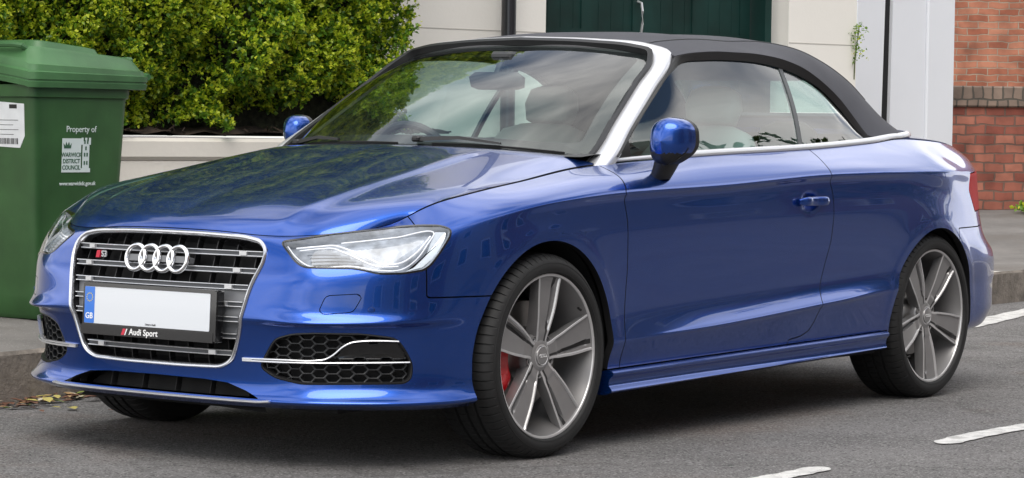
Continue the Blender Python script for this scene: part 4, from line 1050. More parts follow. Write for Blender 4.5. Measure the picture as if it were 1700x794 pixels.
def spoke_geo():
    """one arm pointing along +x, face towards +y"""
    ge = Geo(); st_ = [(.040, .0270, -.030), (.058, .0290, -.027), (.080, .0345, -.0225), (.110, .0400, -.017), (.150, .0475, -.012), (.190, .0530, -.009), (.225, .0570, -.0065), (.2485, .0610, -.0045)]
    rs_ = np.linspace(.040, .2485, 30); W_ = pchip([s[0] for s in st_], np.array([[s[1]] for s in st_]), rs_)[:, 0]; H_ = pchip([s[0] for s in st_], np.array([[s[2]] for s in st_]), rs_)[:, 0]
    rows = []
    for r, w, h in zip(rs_, W_, H_):
        rec = sstep(.070, .088, r) * (1 - .55 * sstep(.236, .247, r)); dp = sstep(.095, .12, r) * (1 - sstep(.205, .232, r)); rd = .0068; k = max(.02, rec)
        thick = .040 + .01 * (1 - r / .25)
        xs = [(-w * .80, h - thick), (-w + .001, h - .010), (-w, h - .001), (-w + .001, h), (-w + rd, h), (-w + rd + .002, h - .0055 * k), (-.2 * w, h - .0065 * k), (.32 * w, h - .0065 * k), (.38 * w, h - .0065 * k - .012 * dp), (.64 * w, h - .0065 * k - .012 * dp), (.70 * w, h - .0060 * k), (max(.71 * w, w - rd - .0025), h - .0055 * k), (max(.72 * w, w - rd), h), (w - .001, h), (w, h - .001), (w - .001, h - .010), (w * .80, h - thick)]
        bend = .010 * ((r - .04) / .2)**1.5       # arms sweep a little
        rows.append([(r + .004 * (1 - (y / .05)**2), hh, y + 0 * bend) for y, hh in xs])
    G_ = np.array(rows); n, m = G_.shape[:2]; F = []; mi = []
    matl = [1, 1, 0, 0, 0, 1, 1, 1, 2, 1, 1, 0, 0, 0, 1, 1]
    for i in range(n - 1):
        for j in range(m - 1): F.append((i * m + j, i * m + j + 1, (i + 1) * m + j + 1, (i + 1) * m + j)); mi.append(matl[j])
    ge.add(G_.reshape(-1, 3), F, mi); return ge
TY, RM, SP = tyre_geo(), rim_geo(), spoke_geo()
def make_wheel(loc, rotz, spin, front):
    w = sub('wheel', car, loc, rotz)
    TY.build('tyre', RUBBER, w, 32); rim = RM.build('rim', [MACHINED, ANTHRA], w, 40)
    for k in range(5):
        g_ = Geo(); a = spin + k * 2 * math.pi / 5; c, s = math.cos(a), math.sin(a); M = np.array([[c, 0, -s, 0], [0, 1, 0, 0], [s, 0, c, 0], [0, 0, 0, 1.]])
        for V, in zip(SP.V): g_.V.append(V @ M[:3, :3].T)
        g_.F = SP.F; g_.M = SP.M; g_.build('spoke', [MACHINED, ANTHRA, SLOT], w, 30)
        # webs between the arms close to the hub
    g_ = Geo(); g_.lathe([(.030, -.026), (.036, -.0255), (.0455, -.029), (.062, -.034), (.070, -.044), (.073, -.085), (.0, -.086)], 60, 'y', mi=[0, 1, 1, 1, 1, 1]); g_.build('hub', [MACHINED, ANTHRA], w, 40)
    for k in range(5):
        a = spin + (k + .5) * 2 * math.pi / 5; c = np.array([.056 * math.cos(a), -.034, .056 * math.sin(a)]); g_ = Geo()
        g_.lathe([(.0155, -.002), (.0155, .0045), (.0135, .005), (.0128, -.002)], 20, 'y', c=c, mi=0); g_.lathe([(0, .001), (.007, .001), (.0085, -.001), (.0085, -.002), (.0128, -.0025)], 6, 'y', c=c, mi=1); g_.build('wheel_bolt', [ANTHRA, DARK], w, 30)
    g_ = Geo(); g_.lathe([(0, -.0195), (.020, -.0200), (.0270, -.0215), (.0290, -.026)], 40, 'y', mi=1)
    for k in range(4):
        M = np.eye(4); g_.lathe([(.0036, -.0003), (.0042, .0008), (.0056, .0008), (.0062, -.0003)], 18, 'y', c=((k - 1.5) * .0085 * -1, -.0190, 0.0), mi=0)
    g_.lathe([(.0275, -.0210), (.0285, -.0200), (.0297, -.0210)], 40, 'y', mi=0); g_.build('hub_cap', [MACHINED, ANTHRA], w, 50)
    g_ = Geo(); R0 = .168 if front else .155
    g_.lathe([(.075, -.060), (.080, -.085), (.088, -.095), (R0, -.095), (R0 + .002, -.097), (R0 + .002, -.119), (R0, -.121), (.08, -.121)], 80, 'y'); g_.build('brake_disc', DISC, w, 35)
    g_ = Geo(); a0, a1 = (rad(-38), rad(34)) if front else (rad(-30) + math.pi * 0, rad(28))
    rows = []
    for a in np.linspace(a0, a1, 18):
        e = min(1, 5 * min(a - a0, a1 - a) / (a1 - a0) + .35); ri, ro = .118, R0 + .024
        q = [(ri + .01 * (1 - e), -.076), (ri + .004, -.066 - .012 * (1 - e)), ((ri + ro) / 2, -.060 - .014 * (1 - e)), (ro - .010, -.064 - .012 * (1 - e)), (ro, -.078), (ro, -.125), (ro - .02, -.140), (ri, -.135)]
        rows.append([(r * math.cos(a), h, r * math.sin(a)) for r, h in q])
    G_ = np.array(rows); n, m = G_.shape[:2]; F = [(i * m + j, i * m + (j + 1) % m, (i + 1) * m + (j + 1) % m, (i + 1) * m + j) for i in range(n - 1) for j in range(m)] + [tuple(range(m))[::-1], tuple(range((n - 1) * m, n * m))]
    g_.add(G_.reshape(-1, 3), F); g_.box((.150, -.0655, 0), (.045, .012, .11), bev=.005); g_.build('brake_caliper', RED if front else GREYCAL, w, 40)
    g_ = Geo(); a = spin + .5 * 2 * math.pi / 5 + .25; g_.tube([(.236 * math.cos(a), -.02, .236 * math.sin(a)), (.226 * math.cos(a), -.004, .226 * math.sin(a))], .004, 8); g_.build('valve', BLACK, w)
    return w
make_wheel((0, .876, .3185), 0, rad(93), True); make_wheel((0, -.876, .3185), math.pi, rad(40), True)
make_wheel((-2.596, .868, .3185), 0, rad(-91), False); make_wheel((-2.596, -.868, .3185), math.pi, rad(20), False)
# ---------------- ground ----------------
def node_ground(name, col, sc1, amt, sc2, bumpd, patch=None, speck=None, rough=.85, cracks=False):
    m = bpy.data.materials.new(name); m.use_nodes = True; t = m.node_tree; p = t.nodes['Principled BSDF']; p.inputs['Roughness'].default_value = rough; p.inputs['Specular IOR Level'].default_value = .35
    tcn = nn(t, 'ShaderNodeTexCoord'); a = nn(t, 'ShaderNodeTexNoise'); a.inputs['Scale'].default_value = sc1; a.inputs['Detail'].default_value = 8; a.inputs['Roughness'].default_value = .65
    r = nn(t, 'ShaderNodeValToRGB'); r.color_ramp.elements[0].position = .3; r.color_ramp.elements[1].position = .7
    r.color_ramp.elements[0].color = (*[c * (1 - amt) for c in col], 1); r.color_ramp.elements[1].color = (*[c * (1 + amt) for c in col], 1)
    t.links.new(tcn.outputs['Object'], a.inputs['Vector']); t.links.new(a.outputs['Fac'], r.inputs[0]); cur_ = r.outputs[0]
    if patch:       # large reddish / dark repairs
        n = nn(t, 'ShaderNodeTexNoise'); n.inputs['Scale'].default_value = patch[0]; n.inputs['Detail'].default_value = 4; rr = nn(t, 'ShaderNodeValToRGB'); rr.color_ramp.elements[0].position = .52; rr.color_ramp.elements[1].position = .62
        mixn = nn(t, 'ShaderNodeMix', data_type='RGBA'); mixn.inputs[7].default_value = (*patch[1], 1); mm = nn(t, 'ShaderNodeMath', operation='MULTIPLY'); mm.inputs[1].default_value = .55
        t.links.new(tcn.outputs['Object'], n.inputs['Vector']); t.links.new(n.outputs['Fac'], rr.inputs[0]); t.links.new(rr.outputs[0], mm.inputs[0]); t.links.new(mm.outputs[0], mixn.inputs[0]); t.links.new(cur_, mixn.inputs[6]); cur_ = mixn.outputs[2]
    if speck:       # stone chips
        for (sc, lo, hi, c2) in speck:
            v = nn(t, 'ShaderNodeTexVoronoi'); v.inputs['Scale'].default_value = sc; rr = nn(t, 'ShaderNodeValToRGB'); rr.color_ramp.elements[0].position = lo; rr.color_ramp.elements[1].position = hi; rr.color_ramp.elements[0].color = (1, 1, 1, 1); rr.color_ramp.elements[1].color = (0, 0, 0, 1)
            wn = nn(t, 'ShaderNodeSeparateColor'); g2 = nn(t, 'ShaderNodeMath', operation='GREATER_THAN'); g2.inputs[1].default_value = .72; m2 = nn(t, 'ShaderNodeMath', operation='MULTIPLY'); mixn = nn(t, 'ShaderNodeMix', data_type='RGBA'); mixn.inputs[7].default_value = (*c2, 1)
            t.links.new(tcn.outputs['Object'], v.inputs['Vector']); t.links.new(v.outputs['Distance'], rr.inputs[0]); t.links.new(v.outputs['Color'], wn.inputs[0]); t.links.new(wn.outputs[0], g2.inputs[0]); t.links.new(g2.outputs[0], m2.inputs[0]); t.links.new(rr.outputs[0], m2.inputs[1]); t.links.new(m2.outputs[0], mixn.inputs[0]); t.links.new(cur_, mixn.inputs[6]); cur_ = mixn.outputs[2]
    if cracks:
        wn = nn(t, 'ShaderNodeTexNoise'); wn.inputs['Scale'].default_value = 3.5; wn.inputs['Detail'].default_value = 6; va = nn(t, 'ShaderNodeVectorMath', operation='SCALE'); va.inputs['Scale'].default_value = .45; vb = nn(t, 'ShaderNodeVectorMath', operation='ADD'); v = nn(t, 'ShaderNodeTexVoronoi', feature='DISTANCE_TO_EDGE'); v.inputs['Scale'].default_value = .55
        rr = nn(t, 'ShaderNodeValToRGB'); rr.color_ramp.elements[0].position = .002; rr.color_ramp.elements[1].position = .009; rr.color_ramp.elements[0].color = (1, 1, 1, 1); rr.color_ramp.elements[1].color = (0, 0, 0, 1); mixn = nn(t, 'ShaderNodeMix', data_type='RGBA'); mixn.inputs[7].default_value = (.03, .029, .028, 1); mm = nn(t, 'ShaderNodeMath', operation='MULTIPLY'); mm.inputs[1].default_value = .28
        t.links.new(tcn.outputs['Object'], wn.inputs['Vector']); t.links.new(wn.outputs['Color'], va.inputs[0]); t.links.new(tcn.outputs['Object'], vb.inputs[0]); t.links.new(va.outputs[0], vb.inputs[1]); t.links.new(vb.outputs[0], v.inputs['Vector']); t.links.new(v.outputs['Distance'], rr.inputs[0]); t.links.new(rr.outputs[0], mm.inputs[0]); t.links.new(mm.outputs[0], mixn.inputs[0]); t.links.new(cur_, mixn.inputs[6]); cur_ = mixn.outputs[2]
    t.links.new(cur_, p.inputs['Base Color'])
    n = nn(t, 'ShaderNodeTexNoise'); n.inputs['Scale'].default_value = sc2 * .8; n.inputs['Detail'].default_value = 6; n.inputs['Roughness'].default_value = .7
    b = nn(t, 'ShaderNodeBump'); b.inputs['Strength'].default_value = .9; b.inputs['Distance'].default_value = bumpd
    t.links.new(tcn.outputs['Object'], n.inputs['Vector']); t.links.new(n.outputs['Fac'], b.inputs['Height']); t.links.new(b.outputs[0], p.inputs['Normal'])
    return m
ASPH = node_ground('asphalt', (.215, .208, .206), 1.6, .26, 95, .030, (.9, (.225, .180, .160)), [(70, .22, .42, (.40, .39, .38)), (60, .22, .40, (.055, .054, .054)), (130, .25, .5, (.42, .41, .40)), (110, .25, .45, (.06, .06, .06)), (30, .04, .09, (.42, .41, .40)), (22, .06, .10, (.02, .02, .02))], cracks=True)
PAVE = node_ground('pavement_asphalt', (.175, .165, .155), 2.5, .22, 100, .008, (1.3, (.13, .115, .10)), [(90, .12, .3, (.32, .31, .30)), (70, .08, .22, (.06, .06, .06))])
KERBM = node_ground('kerb_stone', (.20, .175, .15), 9, .45, 60, .010, (5, (.06, .055, .05)), None)
KERB2 = node_ground('pale_kerb', (.62, .59, .54), 6, .35, 50, .010, (7, (.25, .24, .22)), None)
PAINTW = node_ground('road_paint', (.62, .615, .60), 16, .28, 110, .010, (9, (.36, .35, .34)), [(90, .12, .30, (.20, .20, .20))])
def struct(name, ge, m, ang=35):
    o = ge.build(name, m, None, ang); o['kind'] = 'structure'; return o
ge = Geo(); ge.add([(-120, -120, 0), (120, -120, 0), (120, 120, 0), (-120, 120, 0)], [(0, 1, 2, 3)]); struct('road', ge, ASPH)
def kline(x):      # kerb line y at x
    return -1.50 + .06 * max(0, x + .2) - 0.0
def pz(y, x=0): return .115 + .050 * max(0, min(2.2, (kline(x) - .12) - y))
rows = []
near_x = [8, 4, 2, 1, .5, 0, -.5, -1.5, -3, -5, -7, -8.6]
for x in near_x:
    k = kline(x) - .125; rows.append([(x, k, .116), (x, k - .6, .155), (x, k - 1.0, .188), (x, k - 1.5, .192), (x, k - 2.1, .215), (x, k - 30, .22)])
# the corner build-out behind the car
V, F = loft(rows, True); ge = Geo(); ge.add(V, F); struct('pavement', ge, PAVE)
# kerb stones
def kerb(path, w, h, name, m, seg=.9):
    P = np.array(path, float); L_ = np.r_[0, np.cumsum(np.linalg.norm(np.diff(P, axis=0), axis=1))]; n = int(L_[-1] / seg); ge = Geo()
    for i in range(n):
        a = np.array([np.interp(L_[-1] * i / n + .004, L_, P[:, k]) for k in (0, 1)]); b = np.array([np.interp(L_[-1] * (i + 1) / n - .004, L_, P[:, k]) for k in (0, 1)]); t = b - a; ln = np.linalg.norm(t); t /= ln; nrm = np.array([-t[1], t[0]]); c = (a + b) / 2 + nrm * w / 2
        M = np.eye(4); M[:2, 0] = t; M[:2, 1] = nrm; M[:3, 3] = (c[0], c[1], h / 2 - .05 + rng.uniform(-.002, .002)); ge.box((0, 0, 0), (ln, w, h + .1), M=M, bev=.014)
    return struct(name, ge, m)
kerb([(8, kline(8)), (4, kline(4)), (2, kline(2)), (.5, kline(.5)), (-.2, kline(-.2)), (-3, -1.5), (-8.6, -1.5)][::-1], -.125, .12, 'kerb', KERBM)
kp = [(-9.0, -4.5), (-9.35, -3.2), (-9.62, -2.45), (-9.68, -2.25), (-9.70, -2.05), (-9.80, -1.6), (-10.2, -.6), (-10.9, .8), (-12, 3.0), (-14, 7)]
P = curve(np.array(kp), 60)
kerb(P, .16, .10, 'far_kerb', KERB2)
rows = [[(p[0] - .13, p[1] - .03, .097), (p[0] - 1.5, p[1] - .6, .15), (p[0] - 5.5, p[1] - 2.2, .45), (p[0] - 9, p[1] - 4, .50), (p[0] - 30, p[1] - 14, .55)] for p in P]
V, F = loft(rows, True); ge = Geo(); ge.add(V, F); struct('far_pavement', ge, PAVE)
# painted bay dashes
def dash(pts, w, name='road_marking'):
    P = curve(np.array(pts, float), 40); t = np.gradient(P, axis=0); t /= np.linalg.norm(t, axis=1, keepdims=True); nr = np.stack([-t[:, 1], t[:, 0]], 1)
    k = np.linspace(0, 1, 40); ww = w * np.minimum(1, np.sqrt(np.clip(np.minimum(k, 1 - k) * 16, 0.05, 1))) * (1 + .07 * np.sin(k * 37) + rng.uniform(-.05, .05, 40))
    r2 = [[(*(p + n * q / 2), .004), (*(p - n * q / 2), .004)] for p, n, q in zip(P, nr, ww)]; V, F = loft(r2, False)
    f = F[0]; nv = np.cross(V[f[1]] - V[f[0]], V[f[2]] - V[f[0]]); F = F if nv[2] > 0 else [q[::-1] for q in F]
    ge = Geo(); ge.add(V, F); struct(name, ge, PAINTW)
dash([(-1.18, 1.635), (-1.42, 1.612), (-1.75, 1.610), (-2.2, 1.635)], .095)
dash([(.30, 1.62), (0.0, 1.66), (-.20, 1.665), (-.375, 1.655)], .085)
dash([(-6.0, -.74), (-6.566, -.86), (-7.411, -1.03), (-8.4, -1.2)], .16)
# fallen leaves in the gutter
ge = Geo(); lm = []
LC = [mat('leaf_tan', (.34, .22, .10), .6), mat('leaf_yellow', (.42, .36, .10), .6), mat('leaf_brown', (.13, .055, .03), .7), mat('leaf_green', (.20, .26, .05), .6), mat('leaf_pale', (.50, .44, .32), .6)]
for i in range(210):
    x = rng.uniform(-.9, .5) if i < 190 else rng.uniform(-.3, 1.0); y = kline(x) + abs(rng.normal(.03, .07)) + .01
    if i >= 198: y += rng.uniform(0, .5)
    a = rng.uniform(0, 6.28); L_ = rng.uniform(.012, .034); w = L_ * rng.uniform(.35, .6); z = rng.uniform(.003, .022) if i < 198 else .005; tl = rng.uniform(-.5, .5); c, s = math.cos(a), math.sin(a)
    pts = [(-L_, 0, 0), (-L_ * .3, w, .3 * w), (L_ * .5, w * .8, .35 * w), (L_ * 1.1, 0, .1 * w), (L_ * .5, -w * .8, .35 * w), (-L_ * .3, -w, .3 * w)]
    V = [(x + c * p - s * q, y + s * p + c * q, z + r + p * tl * .4 + .002) for p, q, r in pts]; ge.add(V, [(0, 1, 2, 3), (0, 3, 4, 5)], int(rng.choice([0, 0, 1, 2, 2, 2, 3, 4])))
o = ge.build('fallen_leaves', LC, None); o['kind'] = 'stuff'; o['label'] = 'dry fallen leaves lying in the gutter along the kerb'; o['category'] = 'leaves'
# ---------------- wall and hedge ----------------
RENDER = mat('cream_render', (.68, .645, .58), .85, noise=(1.6, .08, 8), bump=(35, .25, .006))
RENDERW = mat('white_painted_wall', (.80, .775, .72), .8, noise=(1.3, .05, 6), bump=(60, .15, .004))
d2 = np.array([-.985, .17]); d2 /= np.linalg.norm(d2); n2 = np.array([-d2[1] * -1, d2[0] * -1]); n2 = np.array([d2[1], -d2[0]]); n2 = n2 if n2[1] > 0 else -n2
pw = np.array([-2.634, -3.506])
def WM(p0, d, z=0):    # matrix: local x along d, local y = outward normal (towards the road), z up
    n = np.array([d[1], -d[0]]); n = n if n[1] > 0 else -n
    M = np.eye(4); M[:2, 0] = d; M[:2, 1] = n; M[:3, 3] = (p0[0], p0[1], z); return M
MW = WM(pw, d2)
gw = thing('garden_wall', 'low cream rendered garden wall beneath the hedge, behind the wheelie bin', 'wall')
ge = Geo(); ge.box((-1.4, -.11, .43), (7.0, .22, .82), M=MW, bev=.01); ge.build('wall_body', RENDER, gw); ge = Geo(); ge.box((-1.4, -.11, .895), (7.04, .25, .11), M=MW, bev=.018); ge.build('wall_coping', RENDER, gw)
ge = Geo(); rr_ = []
for i in range(60): rr_.append([( -4.9 + i * .12, -.02 - .5 * j / 5, .955 + .05 * rng.uniform(0, 1) + .01 * j) for j in range(6)])
V, F = loft(rr_, False); ge.add(V, F, M=MW)
for i in range(260):
    x = rng.uniform(-1.5, 2.2); y = rng.uniform(-.3, .0); a = rng.uniform(0, 6.28); l = rng.uniform(.03, .12); ge.tube([(x, y, 1.0), (x + l * math.cos(a), y + l * math.sin(a) * .5, 1.0 + rng.uniform(-.01, .03))], .003, 4, cap=False) if False else ge.sweep([MW[:3, :3] @ np.array([x, y, .985]) + MW[:3, 3], MW[:3, :3] @ np.array([x + l * math.cos(a), y + l * math.sin(a) * .5, .985 + rng.uniform(-.01, .03)]) + MW[:3, 3]], [(-.003, -.003), (.003, -.003), (0, .003)])
o = ge.build('soil_bed', mat('soil_and_twigs', (.035, .022, .014), .95, noise=(18, .6), bump=(40, .8, .02)), None); o['kind'] = 'structure'
def leafmat(name, c0, c1, c2):
    m = bpy.data.materials.new(name); m.use_nodes = True; t = m.node_tree; p = t.nodes['Principled BSDF']; g_ = nn(t, 'ShaderNodeNewGeometry'); r = nn(t, 'ShaderNodeValToRGB')
    r.color_ramp.elements[0].color = (*c0, 1); r.color_ramp.elements[1].color = (*c2, 1); e = r.color_ramp.elements.new(.5); e.color = (*c1, 1)
    t.links.new(g_.outputs['Random Per Island'], r.inputs[0]); t.links.new(r.outputs[0], p.inputs['Base Color']); p.inputs['Roughness'].default_value = .38; p.inputs['Specular IOR Level'].default_value = .5
    tr = nn(t, 'ShaderNodeBsdfTranslucent'); mixn = nn(t, 'ShaderNodeMixShader'); mixn.inputs[0].default_value = .42; t.links.new(r.outputs[0], tr.inputs[0]); o_ = t.nodes['Material Output']
    t.links.new(p.outputs[0], mixn.inputs[1]); t.links.new(tr.outputs[0], mixn.inputs[2]); t.links.new(mixn.outputs[0], o_.inputs[0]); return m
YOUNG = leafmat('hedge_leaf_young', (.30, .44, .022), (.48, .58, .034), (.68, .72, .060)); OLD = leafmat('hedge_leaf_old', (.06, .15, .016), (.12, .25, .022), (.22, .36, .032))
def leaves(name, cen, nor, cnt, size, young, parent, mats):
    """rosettes of folded leaves; cen (n,3) tip centres, nor (n,3) outward"""
    n = len(cen); cen = np.repeat(cen, cnt, 0); nor = np.repeat(nor, cnt, 0); yg = np.repeat(young, cnt); N = len(cen)
    back = rng.uniform(0, 1, N)**1.2; dirv = nor * rng.uniform(.15, 1.0, (N, 1)) * (1 - back[:, None] * .6) + rng.normal(0, .55, (N, 3)); dirv /= np.linalg.norm(dirv, axis=1, keepdims=True)
    c = cen - nor * (back * .045)[:, None] + rng.normal(0, .006, (N, 3))
    sz = size * rng.uniform(.65, 1.25, N) * (1 - .25 * (back < .3)); upv = rng.normal(0, 1, (N, 3)) + [0, 0, 1.3]; sd = np.cross(dirv, upv); sd /= np.linalg.norm(sd, axis=1, keepdims=True); nu = np.cross(sd, dirv)
    L_ = sz[:, None]; w = L_ * rng.uniform(.26, .38, (N, 1)); fold = w * .45
    b0 = c; b1 = c + dirv * L_ * .45 + sd * w + nu * fold; b2 = c + dirv * L_ * .9 + nu * 0; b3 = c + dirv * L_ * .45 - sd * w + nu * fold; mid = c + dirv * L_ * .45
    V = np.stack([b0, b1, b2, b3], 1).reshape(-1, 3)
    me = bpy.data.meshes.new(name); me.vertices.add(len(V)); me.vertices.foreach_set('co', V.ravel()); me.loops.add(N * 6); me.polygons.add(N * 2)
    i = np.arange(N)[:, None] * 4; me.loops.foreach_set('vertex_index', (i + np.array([[0, 1, 2, 0, 2, 3]])).ravel()); me.polygons.foreach_set('loop_start', np.arange(N * 2) * 3); me.polygons.foreach_set('loop_total', np.full(N * 2, 3))
    for m in mats: me.materials.append(m)
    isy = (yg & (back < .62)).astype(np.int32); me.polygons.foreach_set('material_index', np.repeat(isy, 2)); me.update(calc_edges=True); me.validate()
    return finish(bpy.data.objects.new(name, me), parent)
hedge = thing('hedge', 'dense leafy evergreen hedge growing on top of the cream wall', 'hedge')
# clump field
HL_, HR_, HH = -3.3, 1.93, 4.3
def lump(x, z):
    return .07 * np.sin(x * 5.1 + z * 2.3) * np.sin(z * 6.7 - x * 1.7) + .05 * np.sin(x * 11.3 + 2 * np.sin(z * 7)) + .035 * np.sin(z * 15 + 3 * np.sin(x * 9))
cs, ns, yg = [], [], []
nT = 30000
x = rng.uniform(HL_, HR_, nT * 2); z = rng.uniform(1.02, HH, nT * 2)
den = np.sin(x * 7.3 + 1.1) * np.sin(z * 8.9 + 2 * np.sin(x * 3)) + .6 * np.sin(x * 17 + z * 5) * np.sin(z * 19)
zb = .985 + .05 * np.sin(x * 6) + .04 * np.sin(x * 15 + 1) + .14 * sstep(.3, 1.0, x) * (1 - .8 * sstep(1.5, 1.9, x)) + .0 * x
tr_ = np.exp(-((x - .18) / .11)**2) * .18 + np.exp(-((x + .1) / .08)**2) * .10
keep = (z > zb - tr_) & (rng.uniform(-1.3, 1, nT * 2) < den + .75) & (x < HR_ - .07 * (1 + np.sin(z * 9)) - .04 * np.sin(z * 23))
x, z, den = x[keep], z[keep], den[keep]
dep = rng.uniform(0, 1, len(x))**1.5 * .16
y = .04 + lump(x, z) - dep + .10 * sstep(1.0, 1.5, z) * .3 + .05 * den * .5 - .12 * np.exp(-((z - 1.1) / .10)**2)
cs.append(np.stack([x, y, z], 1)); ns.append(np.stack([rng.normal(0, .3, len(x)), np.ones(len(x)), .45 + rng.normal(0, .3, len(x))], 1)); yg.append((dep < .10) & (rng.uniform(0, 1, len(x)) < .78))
# right-hand end face and top
m_ = 3800; zz = rng.uniform(1.15, HH, m_); yy = rng.uniform(-.75, .05, m_); cs.append(np.stack([HR_ - .06 + .04 * np.sin(zz * 9) + .5 * lump(yy, zz) - rng.uniform(0, .08, m_), yy, zz], 1)); ns.append(np.stack([np.ones(m_), rng.normal(0, .3, m_), .4 + 0 * zz], 1)); yg.append(rng.uniform(0, 1, m_) < .6)
m_ = 4000; xx = rng.uniform(HL_, HR_, m_); yy = rng.uniform(-.8, .05, m_); cs.append(np.stack([xx, yy, HH + .08 * np.sin(xx * 4) + .03 * np.sin(xx * 13) + rng.uniform(-.08, .03, m_)], 1)); ns.append(np.stack([rng.normal(0, .3, m_), rng.normal(0, .3, m_), np.ones(m_)], 1)); yg.append(rng.uniform(0, 1, m_) < .7)
cs = np.vstack(cs); ns = np.vstack(ns); ns /= np.linalg.norm(ns, axis=1, keepdims=True); yg = np.concatenate(yg)
cs = cs @ MW[:3, :3].T + MW[:3, 3]; ns = ns @ MW[:3, :3].T
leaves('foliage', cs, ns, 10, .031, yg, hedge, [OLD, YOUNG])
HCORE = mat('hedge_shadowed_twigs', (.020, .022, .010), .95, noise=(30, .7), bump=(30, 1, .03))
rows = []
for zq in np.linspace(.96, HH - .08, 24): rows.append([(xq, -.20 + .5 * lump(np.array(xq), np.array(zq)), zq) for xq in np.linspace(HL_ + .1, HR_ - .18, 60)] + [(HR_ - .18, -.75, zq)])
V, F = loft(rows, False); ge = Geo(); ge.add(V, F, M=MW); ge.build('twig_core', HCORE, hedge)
for i in range(16):
    ge = Geo(); xq = HL_ + .2 + i * .33 + rng.uniform(-.1, .1); yq = -.32 + rng.uniform(-.06, .06); ge.sweep([MW[:3, :3] @ np.array([xq, yq, .96]) + MW[:3, 3], MW[:3, :3] @ np.array([xq + rng.uniform(-.1, .1), yq + .03, 1.5]) + MW[:3, 3]], [(-.014, -.014), (.014, -.014), (.014, .014), (-.014, .014)]); ge.build('stem', mat('hedge_bark', (.06, .04, .025), .9), hedge)
# ---------------- gatehouse front ----------------
d1 = np.array([-.965, .26]); d1 /= np.linalg.norm(d1); p1 = np.array([-5.276, -3.781]); MFc = WM(p1, d1)
fc = thing('painted_facade', 'cream painted building front with a recessed dark green door, behind the car', 'building')
ge = Geo(); T = .30
def wallbox(u0, u1, z0, z1, y1=0): ge.box(((u0 + u1) / 2, y1 - T / 2, (z0 + z1) / 2), (u1 - u0, T, z1 - z0), M=MFc)
wallbox(-.35, .936, .1, 4.6); wallbox(2.93, 3.545, .1, 4.6); wallbox(.936, 2.93, 2.55, 4.6); ge.build('wall', RENDERW, fc)
ge = Geo(); ge.box((2.83, -.25, 1.32), (.20, .06, 2.46), M=MFc); ge.build('door_jamb', mat('jamb_paint', (.50, .48, .44), .8), fc) if False else None
for zq in (.62, 1.58, 2.5): 
    for u0, u1 in ((-.35, .93), (2.935, 3.54)): ge = Geo(); ge.box(((u0 + u1) / 2, .0005, zq), (u1 - u0, .003, .005), M=MFc); ge.build('render_joint', mat('joint_paint', (.48, .46, .42), .9), fc)
GREEN = mat('dark_green_door_paint', (.006, .030, .026), .38, noise=(4, .35), bump=(14, .2, .004))
dr = sub('double_door', fc); ge = Geo(); 
for k in range(2):
    u0 = .945 + k * .905; u1 = u0 + .90; ge = Geo()
    ge.box(((u0 + u1) / 2, -.20, 1.32), (u1 - u0, .045, 2.44), M=MFc)
    ge.box(((u0 + u1) / 2, -.173, 2.45), (u1 - u0, .014, .18), M=MFc); ge.box(((u0 + u1) / 2, -.173, 1.57), (u1 - u0, .014, .10), M=MFc)
    for uu in (u0 + .04, (u0 + u1) / 2, u1 - .04): ge.box((uu, -.174, 1.32), (.085, .012, 2.44), M=MFc)
    for q in range(9): ge.box((u0 + .05 + q * .1, -.1765, 1.3), (.004, .002, 2.4), M=MFc)
    ge.build('door_leaf', GREEN, dr)
ge = Geo(); ge.tube([MFc[:3, :3] @ np.array([1.80, -.165 + dy, z]) + MFc[:3, 3] for z, dy in ((1.60, 0), (1.61, .035), (1.66, .045), (1.74, .045), (1.79, .035), (1.80, 0))], .008, 8); ge.build('pull_handle', SATIN, dr)
ge = Geo(); ge.box((1.84, -.30, 2.5), (1.9, .3, .1), M=MFc)
ge = Geo(); ge.box((2.80, -.13, 1.32), (.055, .16, 2.46), M=MFc); ge.build('door_post', GREEN, dr)
# pole
pl = MFc[:3, :3] @ np.array([.56, .12, 0]) + MFc[:3, 3]; ge = Geo(); ge.lathe([(.052, 0), (.052, .35), (.043, .40), (.043, 4.6), (0, 4.6)], 28, 'z', c=(pl[0], pl[1], .20)); tag(ge.build('sign_post', mat('black_post_paint', (.012, .012, .016), .35, 0, .3)), 'slim black metal post standing in front of the cream building', 'post')
# white gate pillars
PW_ = mat('white_gate_paint', (.74, .76, .80), .6, noise=(1.2, .04), bump=(20, .1, .004))
MP2 = WM(np.array([-12.02, -3.85]), d1)
def pillar(u0, u1, u0b, u1b, name, label, z1=4.6, dep=.35, rib=None):
    ge = Geo(); V = []
    for z, a, b in ((.15, u0b, u1b), (z1, u0, u1)):
        V += [(a, 0, z), (b, 0, z), (b, -dep, z), (a, -dep, z)]
    ge.add(V, [(0, 1, 5, 4), (1, 2, 6, 5), (2, 3, 7, 6), (3, 0, 4, 7), (4, 5, 6, 7)], M=MP2)
    if rib: ge.box((rib, .012, 2.3), (.30, .03, 4.4), M=MP2, bev=.008)
    o = ge.build(name, PW_); 
    nv = [p.normal for p in o.data.polygons]
    tag(o, label, 'pillar'); return o
pillar(-1.00, -.700, -1.09, -.80, 'gate_pillar', 'white painted pillar with a weed in its joint, left of the dark gap')
pillar(-.64, 0.0, -.70, -.035, 'gate_pillar', 'broad white painted pillar between the dark gap and brick wall', rib=-.16)
ge = Geo(); ge.box((-.72, -.055, 2.3), (.32, .05, 4.5), M=MP2); tag(ge.build('dark_gap_panel', mat('gap_panel_black', (.006, .006, .007), .6)), 'added dark panel filling the narrow gap between two white pillars', 'panel')  # near-black panel added in the gap, its colour standing in for shade
